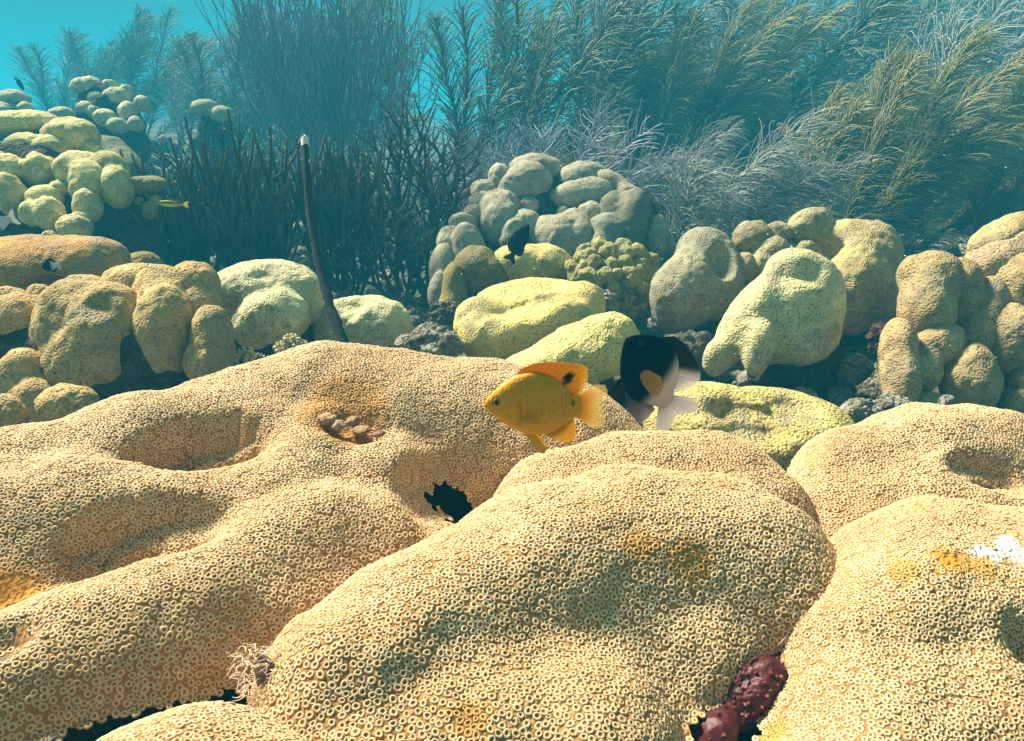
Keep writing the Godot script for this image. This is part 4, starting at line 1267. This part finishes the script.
func make_plumes() -> void:
	var olive := {"stems": 14, "height": 1.0, "fan": 0.6, "lean": 0.40, "droop": 0.5, "thick": 0.9, "count": 290, "splay": 0.6, "twig": 0.135, "segs": 6, "fine": 0.0020, "curl": 0.03, "flow": 0.12, "sag": 0.13, "wood": Color(0.09, 0.085, 0.045), "low": Color(0.14, 0.15, 0.09), "high": Color(0.38, 0.35, 0.17), "tipgain": 1.3}
	var white := {"stems": 11, "height": 1.0, "fan": 0.7, "lean": 0.50, "droop": 0.7, "thick": 0.9, "count": 130, "splay": 0.9, "twig": 0.20, "segs": 6, "fine": 0.0025, "curl": 0.06, "flow": 0.10, "sag": 0.15, "wood": Color(0.2, 0.2, 0.18), "low": Color(0.25, 0.27, 0.24), "high": Color(0.48, 0.49, 0.43), "tipgain": 1.0}
	var lilac := {"stems": 14, "height": 1.0, "fan": 1.4, "lean": 0.1, "droop": 0.6, "thick": 0.9, "count": 60, "splay": 0.9, "twig": 0.26, "segs": 5, "fine": 0.0036, "curl": 0.10, "flow": 0.0, "sag": 0.06, "wood": Color(0.3, 0.27, 0.36), "low": Color(0.26, 0.26, 0.32), "high": Color(0.42, 0.42, 0.49), "tipgain": 1.1}
	var dusk := {"stems": 12, "height": 1.0, "fan": 0.6, "lean": 0.25, "droop": 0.6, "thick": 1.0, "count": 150, "splay": 0.65, "twig": 0.14, "segs": 5, "fine": 0.0026, "curl": 0.04, "flow": 0.08, "sag": 0.12, "wood": Color(0.06, 0.06, 0.05), "low": Color(0.12, 0.14, 0.105), "high": Color(0.27, 0.29, 0.20), "tipgain": 1.25}
	var kinds := {"olive": [plume_meshes(1, olive), plume_meshes(2, olive)], "white": [plume_meshes(3, white), plume_meshes(4, white)], "lilac": [plume_meshes(5, lilac)], "dusk": [plume_meshes(6, dusk), plume_meshes(7, dusk)]}
	plume(kinds["olive"][0], "big olive-yellow feathery sea plume leaning right, behind the grey cluster", Vector3(1.171, 0.300, -2.959), 1.156, 0, "sea plumes", 1)
	plume(kinds["olive"][1], "olive sea plume with drooping golden tips right of the biggest plume", Vector3(1.412, 0.300, -3.117), 0.887, 0.25, "sea plumes", 1.1)
	plume(kinds["olive"][1], "olive sea plume at the right edge above the brown lobes", Vector3(1.847, 0.300, -3.065), 0.945, -0.2, "sea plumes", 0.8)
	plume(kinds["olive"][0], "olive sea plume cut by the right edge", Vector3(2.261, 0.300, -3.380), 0.904, 0.4, "sea plumes", 0.9)
	plume(kinds["white"][0], "pale arching sea plume with long thin hanging branchlets, behind the grey cluster's left end", Vector3(0.571, 0.300, -2.644), 0.819, 0, "sea plumes", 1)
	plume(kinds["white"][1], "pale wispy sea plume at the left foot of the biggest olive plume", Vector3(0.939, 0.300, -3.170), 0.635, 0.3, "sea plumes", 0.9)
	plume(kinds["white"][1], "pale tangled sea plume behind the right shoulder of the tall heap", Vector3(0.532, 0.300, -3.275), 0.678, -0.2, "sea plumes", 1)
	plume(kinds["lilac"][0], "lilac-white spiky sea plume right above the tall heap", Vector3(0.183, 0.300, -3.275), 0.788, 0, "sea plumes", 0.9)
	plume(kinds["lilac"][0], "small pale spiky sea plume above the left shoulder of the tall heap", Vector3(-0.182, 0.300, -3.906), 0.628, 0.6, "sea plumes", 0.9)
	plume(kinds["olive"][1], "short yellowish sea plume bending over beside the lilac spiky one", Vector3(0.444, 0.300, -3.590), 0.703, 2.6, "sea plumes", 0.7)
	plume(kinds["dusk"][0], "tall dark sea plume with a bare forked stem above the tall heap", Vector3(-0.106, 0.300, -4.221), 1.631, 0, "sea plumes", 0.8)
	plume(kinds["dusk"][1], "tall dark teal sea plume above the lilac spiky one", Vector3(0.278, 0.300, -4.642), 1.784, 0.3, "sea plumes", 1)
	plume(kinds["olive"][0], "faded olive sea plume at the top, centre right", Vector3(0.709, 0.300, -4.431), 1.560, 0.1, "sea plumes", 0.9)
	plume(kinds["dusk"][0], "dim teal sea plume behind the pale arching one", Vector3(1.137, 0.300, -4.852), 1.769, -0.3, "sea plumes", 1.1)
	plume(kinds["olive"][1], "slim faded golden sea plume at the top left of the biggest plume", Vector3(1.511, 0.300, -5.062), 1.548, 0, "sea plumes", 0.8)
	plume(kinds["dusk"][1], "dim far sea plume seen through the gap left of the biggest plume", Vector3(1.961, 0.300, -5.693), 1.952, 0.2, "sea plumes", 1.2)
	plume(kinds["white"][0], "faded blue-green sea plume behind the golden tips", Vector3(2.277, 0.300, -4.642), 1.906, 0.1, "sea plumes", 1.1)
	plume(kinds["white"][1], "faded blue-green sea plume at the upper right", Vector3(2.765, 0.300, -4.957), 2.053, 0, "sea plumes", 1.1)
	plume(kinds["dusk"][0], "dim far sea plume in the upper right corner", Vector3(3.450, 0.300, -5.588), 2.295, 0.3, "sea plumes", 1.2)
	plume(kinds["white"][0], "far pale sea plume at the top centre", Vector3(0.621, 0.300, -5.693), 1.878, 0.4, "sea plumes", 1.1)
	plume(kinds["dusk"][0], "far hazy sea plume at the upper left behind the fine bushes", Vector3(-1.918, 0.546, -5.773), 1.269, 0.1, "sea plumes", 1.2)
	plume(kinds["white"][1], "far hazy pale sea plume above the distant coral heads", Vector3(-2.514, 0.677, -6.447), 1.135, 0.2, "sea plumes", 1.3)
	plume(kinds["dusk"][1], "very far hazy sea plume near the blue water at upper left", Vector3(-3.373, 0.680, -7.499), 1.275, 0, "sea plumes", 1.4)
	plume(kinds["dusk"][0], "very far faint sea plume at the left edge of the blue water", Vector3(-4.403, 0.680, -8.340), 1.283, 0.3, "sea plumes", 1.4)
	plume(kinds["dusk"][1], "far hazy sea plume behind the pale rod bundles", Vector3(-1.572, 0.431, -6.682), 1.754, 0.5, "sea plumes", 1.3)
	plume(kinds["dusk"][1], "very far sea plume in the haze, top right", Vector3(3.244, 0.300, -7.165), 2.274, 0.9, "sea plumes", 1.3)



# ---------------------------------------------------------------- fish
func along(table: Array, x: float, column: int) -> float:
	for k in table.size() - 1:
		if x <= table[k + 1][0]:
			var f: float = (x - table[k][0]) / (table[k + 1][0] - table[k][0])
			var p0: float = table[maxi(k - 1, 0)][column]
			var p3: float = table[mini(k + 2, table.size() - 1)][column]
			return cubic_interpolate(table[k][column], table[k + 1][column], p0, p3, f)
	return table[table.size() - 1][column]


func fish_body(table: Array, paint: Callable) -> ArrayMesh:
	var a := Acc.new()
	var n := 64
	var m := 28
	var x1: float = table[table.size() - 1][0]
	for k in n + 1:
		var x := x1 * pow(float(k) / n, 1.25)
		var top := along(table, x, 1)
		var bottom := along(table, x, 2)
		var w := along(table, x, 3)
		for s in m:
			var t := TAU * s / m
			var cy := (top + bottom) * 0.5
			var y := cy + (top - bottom) * 0.5 * sin(t)
			var z := w * signf(cos(t)) * pow(absf(cos(t)), 0.85)
			a.v.append(Vector3(x, y, z))
			a.c.append(paint.call(x, y))
	for k in n:
		for s in m:
			var p := k * m + s
			var q := k * m + (s + 1) % m
			a.i.append_array([p, p + m, q, q, p + m, q + m])
	a.smooth()
	if a.n[(n / 2) * m].z < 0.0:
		for k in a.n.size():
			a.n[k] = -a.n[k]
		for k in range(0, a.i.size(), 3):
			var t := a.i[k + 1]
			a.i[k + 1] = a.i[k + 2]
			a.i[k + 2] = t
	return a.mesh()


# a fin spans from its root line to its edge line; rays show as fine ridges
func fin(root: Array, edge: Array, rays: int, paint: Callable, z0 := 0.0, z1 := 0.0, thick := 0.006) -> ArrayMesh:
	var a := Acc.new()
	var n := rays * 4
	var m := 7
	var rc := Curve2D.new()
	var ec := Curve2D.new()
	for p in root: rc.add_point(Vector2(p[0], p[1]))
	for p in edge: ec.add_point(Vector2(p[0], p[1]))
	for face in 2:
		var sgn := 1.0 if face == 0 else -1.0
		for k in n + 1:
			var u := float(k) / n
			var p := rc.sample_baked(u * rc.get_baked_length())
			var q := ec.sample_baked(u * ec.get_baked_length())
			for v in m:
				var f := v / (m - 1.0)
				var h := p.lerp(q, f)
				var ridge := (0.35 + 0.65 * absf(cos(PI * u * rays)))
				var edge_fade := minf(1.0, minf(u, 1.0 - u) * 14.0)
				var z := lerpf(z0, z1, f * f) + sgn * (minf(thick, 0.006) * ridge * (1.0 - 0.85 * f) + maxf(thick - 0.006, 0.0) * pow(1.0 - f, 3.0)) * edge_fade
				a.v.append(Vector3(h.x, h.y, z))
				a.c.append(paint.call(u, f, ridge))
		var base := face * (n + 1) * m
		for k in n:
			for v in m - 1:
				var p := base + k * m + v
				if face == 0: a.i.append_array([p, p + m, p + 1, p + 1, p + m, p + m + 1])
				else: a.i.append_array([p, p + 1, p + m, p + 1, p + m + 1, p + m])
	a.smooth()
	return a.mesh()


func fish_eye(o: Node3D, x: float, y: float, z: float, r: float, iris: Color) -> void:
	var im := mat("iris_%d" % mats.size(), iris, 0.25)
	for s in [1, -1]:
		var ball_ := SphereMesh.new()
		ball_.radius = r
		ball_.height = r * 2
		ball_.radial_segments = 24
		ball_.rings = 12
		var e := obj("eye", ball_, im, o, Vector3(x, y, s * (z - r * 0.45)))
		e.scale = Vector3(1, 1, 0.75)
		var rm := TorusMesh.new()
		rm.inner_radius = r * 0.80
		rm.outer_radius = r * 1.06
		rm.rings = 24
		rm.ring_segments = 8
		var ring := obj("eye_rim", rm, mats.eye_black, e, Vector3(0, 0, s * r * 0.28))
		ring.rotation.x = PI / 2
		var pm := SphereMesh.new()
		pm.radius = r * 0.55
		pm.height = r * 1.1
		obj("pupil", pm, mats.eye_black, e, Vector3(-r * 0.06, 0, s * r * 0.52))


func make_fish() -> void:
	yellow_fish(Vector3(0.016, 0.724, -0.469), 0.0674, 0.0, -0.02)
	black_fish(Vector3(0.149, 0.629, -0.816), 0.1083, Vector3(0.0, 0.35, -0.98))
	small_fish("small black fish diving nose up before the grey-olive heap", Vector3(0.017, 0.595, -1.951), 0.1081, Vector3(0, 2.64159, -1.05), 0.36, func(x: float, y: float) -> Color: return Color(0.008, 0.008, 0.012))
	small_fish("slim yellow wrasse with a black stripe beside the dark bush", Vector3(-0.899, 0.670, -2.133), 0.0793, Vector3(0, 0.3, -0.08), 0.22, func(x: float, y: float) -> Color: return Color(0.03, 0.03, 0.01).lerp(Color(0.75, 0.6, 0.02), smoothstep(0.015, 0.035, absf(y - 0.035))))
	small_fish("tiny dark fish with a white tail under the flat golden mound", Vector3(-0.900, 0.615, -1.537), 0.0469, Vector3(0, -0.3, 0.15), 0.46, func(x: float, y: float) -> Color: return Color(0.008, 0.008, 0.012).lerp(Color(0.6, 0.6, 0.58), smoothstep(0.5, 0.7, x)))
	small_fish("dark fish with a white tail half out of the left edge", Vector3(-1.295, 0.633, -2.016), 0.0957, Vector3(0, 0.2, 0.35), 0.46, func(x: float, y: float) -> Color: return Color(0.008, 0.008, 0.012).lerp(Color(0.6, 0.6, 0.58), smoothstep(0.45, 0.6, x)))
	small_fish("tiny orange-brown fish among the pale knobs", Vector3(0.249, 0.518, -1.979), 0.0302, Vector3(0, 0.4, 0.1), 0.44, func(x: float, y: float) -> Color: return Color(0.45, 0.25, 0.03))
	small_fish("faint pinkish fish near the left side of the biggest plume", Vector3(1.028, 0.837, -3.134), 0.0831, Vector3(0, 0.3, -0.6), 0.38, func(x: float, y: float) -> Color: return Color(0.7, 0.42, 0.34))
	small_fish("dim blue-grey fish in the open water at the far left", Vector3(-2.603, 1.043, -4.463), 0.0846, Vector3(0, 2.74159, 0.9), 0.34, func(x: float, y: float) -> Color: return Color(0.05, 0.06, 0.08))
	pass


func yellow_fish(at: Vector3, length: float, yaw: float, pitch: float) -> void:
	var o := thing("damselfish", "bright yellow fish with a dark spot on its back fin, facing left", "fish", at)
	o.scale = Vector3(1.0, 1.12, 1.0) * length
	o.rotation = Vector3(0, yaw, pitch)
	var shift := Vector3(-0.5, 0, 0)
	var skin := func(x: float, y: float) -> Color:
		var c := Color(0.95, 0.345, 0.003).lerp(Color(0.95, 0.40, 0.005), smoothstep(0.1, -0.2, y))
		c = c.lerp(Color(0.70, 0.30, 0.01), smoothstep(0.2, 0.28, y) * 0.4)
		if x > 0.38 and x < 0.8 and absf(y - 0.02) < 0.15:   # rows of scales read as thin upright bars
			c = c.lerp(Color(0.45, 0.22, 0.03), 0.55 * pow(0.5 + 0.5 * cos(x * 165.0), 3.0) * smoothstep(0.15, 0.06, absf(y - 0.02)) * smoothstep(0.38, 0.46, x))
		c = c.lerp(Color(0.4, 0.13, 0.01), 0.7 * smoothstep(0.02, 0.008, absf(Vector2(x - 0.30, (y + 0.015) * 0.55).length() - 0.045 + y * 0.1)) * smoothstep(0.3, 0.34, x))
		c = c.lerp(Color(0.02, 0.012, 0.01), smoothstep(0.022, 0.012, Vector2((x - 0.83) * 0.9, (y - 0.045) * 0.8).length()))
		return c
	var table := [[0.0, 0.012, -0.012, 0.004], [0.03, 0.06, -0.04, 0.03], [0.08, 0.115, -0.085, 0.055], [0.16, 0.185, -0.14, 0.08], [0.28, 0.265, -0.205, 0.10], [0.42, 0.305, -0.255, 0.105], [0.56, 0.295, -0.255, 0.095], [0.68, 0.245, -0.21, 0.072], [0.78, 0.165, -0.145, 0.045], [0.86, 0.10, -0.095, 0.022], [0.90, 0.09, -0.085, 0.012]]
	var body := obj("fish_body", fish_body(table, skin), mats.fish_skin, o, shift)
	var gold := func(u: float, f: float, ridge: float) -> Color:
		var c := Color(0.78, 0.36, 0.006).lerp(Color(0.84, 0.46, 0.012), f) * (0.8 + 0.25 * ridge)
		c.a = 1.0 - 0.25 * f
		return c
	var back := func(u: float, f: float, ridge: float) -> Color:
		var c := Color(0.76, 0.33, 0.005).lerp(Color(0.82, 0.42, 0.01), u) * (0.8 + 0.25 * ridge)
		var spot := Vector2((u - 0.70) * 3.2 + (f - 0.35) * 0.35, (f - 0.35) * 0.9).length()
		c = c.lerp(Color(0.012, 0.008, 0.008), smoothstep(0.22, 0.15, spot))
		c.a = 1.0 - 0.5 * smoothstep(0.5, 1.0, f) * smoothstep(0.6, 0.9, u)
		return c
	obj("dorsal_fin", fin([[0.26, 0.215], [0.42, 0.262], [0.56, 0.25], [0.68, 0.20], [0.84, 0.07]], [[0.26, 0.245], [0.34, 0.325], [0.46, 0.375], [0.60, 0.39], [0.74, 0.385], [0.86, 0.375], [0.95, 0.35], [0.96, 0.24], [0.89, 0.09]], 16, back, 0.0, 0.0, 0.032), mats.fish_fin, o, shift)
	var tail := func(u: float, f: float, ridge: float) -> Color:
		var c := Color(0.80, 0.40, 0.008).lerp(Color(0.84, 0.56, 0.14), f) * (0.85 + 0.2 * ridge)
		c.a = lerpf(1.0, 0.28, smoothstep(0.15, 1.0, f))
		return c
	obj("tail_fin", fin([[0.86, 0.085], [0.90, 0.0], [0.86, -0.085]], [[1.02, 0.20], [1.12, 0.20], [1.15, 0.14], [1.10, 0.02], [1.15, -0.12], [1.12, -0.19], [1.02, -0.19]], 14, tail), mats.fish_fin, o, shift)
	obj("anal_fin", fin([[0.56, -0.23], [0.66, -0.20], [0.80, -0.11]], [[0.60, -0.27], [0.70, -0.31], [0.80, -0.325], [0.87, -0.29], [0.87, -0.18], [0.85, -0.11]], 10, gold), mats.fish_fin, o, shift)
	for s in [1.0, -1.0]:
		var bright := func(u: float, f: float, ridge: float) -> Color:
			var c := Color(0.86, 0.55, 0.01) * (0.85 + 0.2 * ridge)
			c.a = 1.0
			return c
		obj("pelvic_fin", fin([[0.36, -0.215], [0.46, -0.228]], [[0.52, -0.39], [0.57, -0.41], [0.60, -0.37], [0.55, -0.30]], 6, bright, s * 0.03, s * 0.06), mats.fish_fin, o, shift)
		var clear := func(u: float, f: float, ridge: float) -> Color:
			var c := Color(0.82, 0.46, 0.03) * (0.8 + 0.3 * ridge)
			c.a = lerpf(0.8, 0.35, f)
			return c
		obj("pectoral_fin", fin([[0.345, -0.02], [0.35, -0.085]], [[0.43, 0.0], [0.50, -0.04], [0.52, -0.09], [0.47, -0.12], [0.40, -0.12]], 9, clear, s * 0.098, s * 0.125, 0.003), mats.fish_fin, o, shift)
	fish_eye_at(o, 0.125, 0.05, 0.066, 0.050, Color(0.40, 0.22, 0.06))
	var lip := Acc.new()
	lip.tube(PackedVector3Array([Vector3(0.004, 0.004, -0.02), Vector3(-0.006, 0.0, 0.0), Vector3(0.004, 0.004, 0.02)]), PackedFloat32Array([0.008, 0.011, 0.008]), 8, Color(0.7, 0.3, 0.01), Color(0.7, 0.3, 0.01))
	obj("mouth", lip.mesh(), mats.fish_skin, o, shift)


func fish_eye_at(o: Node3D, x: float, y: float, z: float, r: float, iris: Color) -> void:
	fish_eye(o, x - 0.5, y, z, r, iris)


func black_fish(at: Vector3, length: float, turn: Vector3) -> void:
	var o := thing("bicolor_fish", "black fish with a whitish rear half and an orange belly patch, beside the yellow fish", "fish", at)
	o.scale = Vector3(1.0, 1.12, 1.0) * length
	o.rotation = turn
	var shift := Vector3(-0.5, 0, 0)
	var skin := func(x: float, y: float) -> Color:
		var black := Color(0.003, 0.003, 0.004)
		var c := black.lerp(Color(0.52, 0.47, 0.45), smoothstep(0.54, 0.72, x + y * 0.35))
		return c
	var table := [[0.0, 0.012, -0.012, 0.006], [0.03, 0.07, -0.045, 0.04], [0.08, 0.14, -0.09, 0.065], [0.16, 0.215, -0.15, 0.09], [0.28, 0.285, -0.215, 0.115], [0.42, 0.315, -0.26, 0.115], [0.56, 0.295, -0.255, 0.10], [0.68, 0.235, -0.20, 0.075], [0.78, 0.155, -0.135, 0.045], [0.86, 0.10, -0.09, 0.022], [0.90, 0.085, -0.08, 0.012]]
	obj("fish_body", fish_body(table, skin), mats.dark_fish_skin, o, shift)
	var back := func(u: float, f: float, ridge: float) -> Color:
		var c := Color(0.003, 0.003, 0.004).lerp(Color(0.50, 0.45, 0.43) * (0.8 + 0.3 * ridge), smoothstep(0.60, 0.74, u))
		c.a = 1.0 - 0.7 * smoothstep(0.6, 0.9, u) * f
		return c
	obj("dorsal_fin", fin([[0.24, 0.255], [0.42, 0.305], [0.56, 0.28], [0.68, 0.22], [0.80, 0.13]], [[0.25, 0.29], [0.32, 0.38], [0.46, 0.43], [0.60, 0.44], [0.72, 0.44], [0.84, 0.43], [0.92, 0.39], [0.93, 0.28], [0.88, 0.14]], 16, back), mats.fish_fin, o, shift)
	var pale := func(u: float, f: float, ridge: float) -> Color:
		var c := Color(0.56, 0.51, 0.50) * (0.75 + 0.3 * ridge)
		c.a = lerpf(1.0, 0.6, f)
		return c
	obj("tail_fin", fin([[0.86, 0.095], [0.90, 0.0], [0.86, -0.09]], [[1.02, 0.22], [1.16, 0.25], [1.20, 0.19], [1.08, 0.02], [1.18, -0.16], [1.14, -0.22], [1.02, -0.20]], 14, pale), mats.fish_fin, o, shift)
	var anal := func(u: float, f: float, ridge: float) -> Color:
		var c := Color(0.05, 0.035, 0.035).lerp(Color(0.30, 0.25, 0.25), u) * (0.8 + 0.3 * ridge)
		c.a = 1.0 - 0.3 * f
		return c
	obj("anal_fin", fin([[0.54, -0.25], [0.66, -0.21], [0.80, -0.12]], [[0.58, -0.30], [0.68, -0.38], [0.80, -0.44], [0.90, -0.40], [0.88, -0.24], [0.86, -0.12]], 10, anal), mats.fish_fin, o, shift)
	var dark := func(u: float, f: float, ridge: float) -> Color:
		var c := Color(0.02, 0.014, 0.012) * (0.7 + 0.5 * ridge)
		c.a = 1.0
		return c
	for s in [1.0, -1.0]:
		obj("pelvic_fin", fin([[0.32, -0.23], [0.44, -0.255]], [[0.40, -0.44], [0.45, -0.48], [0.50, -0.42], [0.50, -0.32]], 6, dark, s * 0.03, s * 0.08), mats.fish_fin, o, shift)
		var orange := func(u: float, f: float, ridge: float) -> Color:
			var c := Color(0.55, 0.24, 0.02).lerp(Color(0.80, 0.52, 0.10), f) * (0.45 + 0.6 * ridge)
			c.a = lerpf(0.95, 0.6, f)
			return c
		obj("pectoral_fin", fin([[0.34, -0.02], [0.35, -0.10]], [[0.46, 0.03], [0.58, 0.0], [0.62, -0.07], [0.57, -0.13], [0.44, -0.14]], 9, orange, s * 0.112, s * 0.20, 0.003), mats.fish_fin, o, shift)
	fish_eye_at(o, 0.115, 0.06, 0.072, 0.034, Color(0.008, 0.008, 0.010))


func small_fish(label: String, at: Vector3, length: float, turn: Vector3, deep: float, paint: Callable, fork := 0.12) -> void:
	var o := thing("reef_fish", label, "fish", at)
	o.scale = Vector3.ONE * length
	o.rotation = turn
	var shift := Vector3(-0.5, 0, 0)
	var table := [[0.0, 0.01, -0.01, 0.006], [0.06, 0.2 * deep, -0.16 * deep, 0.035], [0.2, 0.42 * deep, -0.36 * deep, 0.06], [0.4, 0.52 * deep, -0.48 * deep, 0.07], [0.6, 0.44 * deep, -0.40 * deep, 0.055], [0.78, 0.22 * deep, -0.2 * deep, 0.03], [0.86, 0.15 * deep, -0.15 * deep, 0.014]]
	obj("fish_body", fish_body(table, paint), mats.dark_fish_skin, o, shift)
	var web := func(u: float, f: float, ridge: float) -> Color:
		var c: Color = paint.call(0.45, 0.25 * deep)
		c.a = 0.9
		return c
	var last := func(u: float, f: float, ridge: float) -> Color:
		var c: Color = paint.call(1.0, 0.0)
		c.a = 0.9
		return c
	obj("dorsal_fin", fin([[0.25, 0.43 * deep], [0.5, 0.47 * deep], [0.75, 0.22 * deep]], [[0.28, 0.55 * deep], [0.5, 0.68 * deep], [0.72, 0.6 * deep], [0.82, 0.3 * deep]], 8, web), mats.fish_fin, o, shift)
	obj("anal_fin", fin([[0.5, -0.42 * deep], [0.75, -0.2 * deep]], [[0.55, -0.58 * deep], [0.72, -0.56 * deep], [0.8, -0.28 * deep]], 6, web), mats.fish_fin, o, shift)
	obj("tail_fin", fin([[0.83, 0.15 * deep], [0.86, 0.0], [0.83, -0.15 * deep]], [[0.94, 0.42 * deep], [1.03, 0.46 * deep], [0.97, 0.0], [1.03, -0.46 * deep], [0.94, -0.42 * deep]], 8, last), mats.fish_fin, o, shift)
	fish_eye_at(o, 0.1, 0.08 * deep, 0.045, 0.028, Color(0.05, 0.04, 0.03))


func make_specks() -> void:
	# pale specks adrift in the water
	var mm := MultiMesh.new()
	mm.transform_format = MultiMesh.TRANSFORM_3D
	var s := SphereMesh.new()
	s.radius = 0.0010
	s.height = 0.0016
	s.radial_segments = 8
	s.rings = 4
	mm.mesh = s
	mm.instance_count = 420
	for k in 420:
		var d := rng.randf_range(0.9, 4.5)
		var p := Vector3(rng.randf_range(-0.7, 0.7) * d, 0.9 + rng.randf_range(-0.36, 0.12) * d, -d)
		p.y = maxf(p.y, 0.72 if d < 1.2 else 0.5)
		mm.set_instance_transform(k, Transform3D(Basis.from_euler(Vector3(rng.randf() * 3.0, rng.randf() * 3.0, 0)).scaled(Vector3.ONE * rng.randf_range(0.5, 1.3)), p))
	var o := MultiMeshInstance3D.new()
	o.name = "drifting_specks"
	o.multimesh = mm
	o.material_override = mats.shell_white
	tag(o, "tiny pale specks drifting in the water", "specks", "", "stuff")
	add_child(o, true)
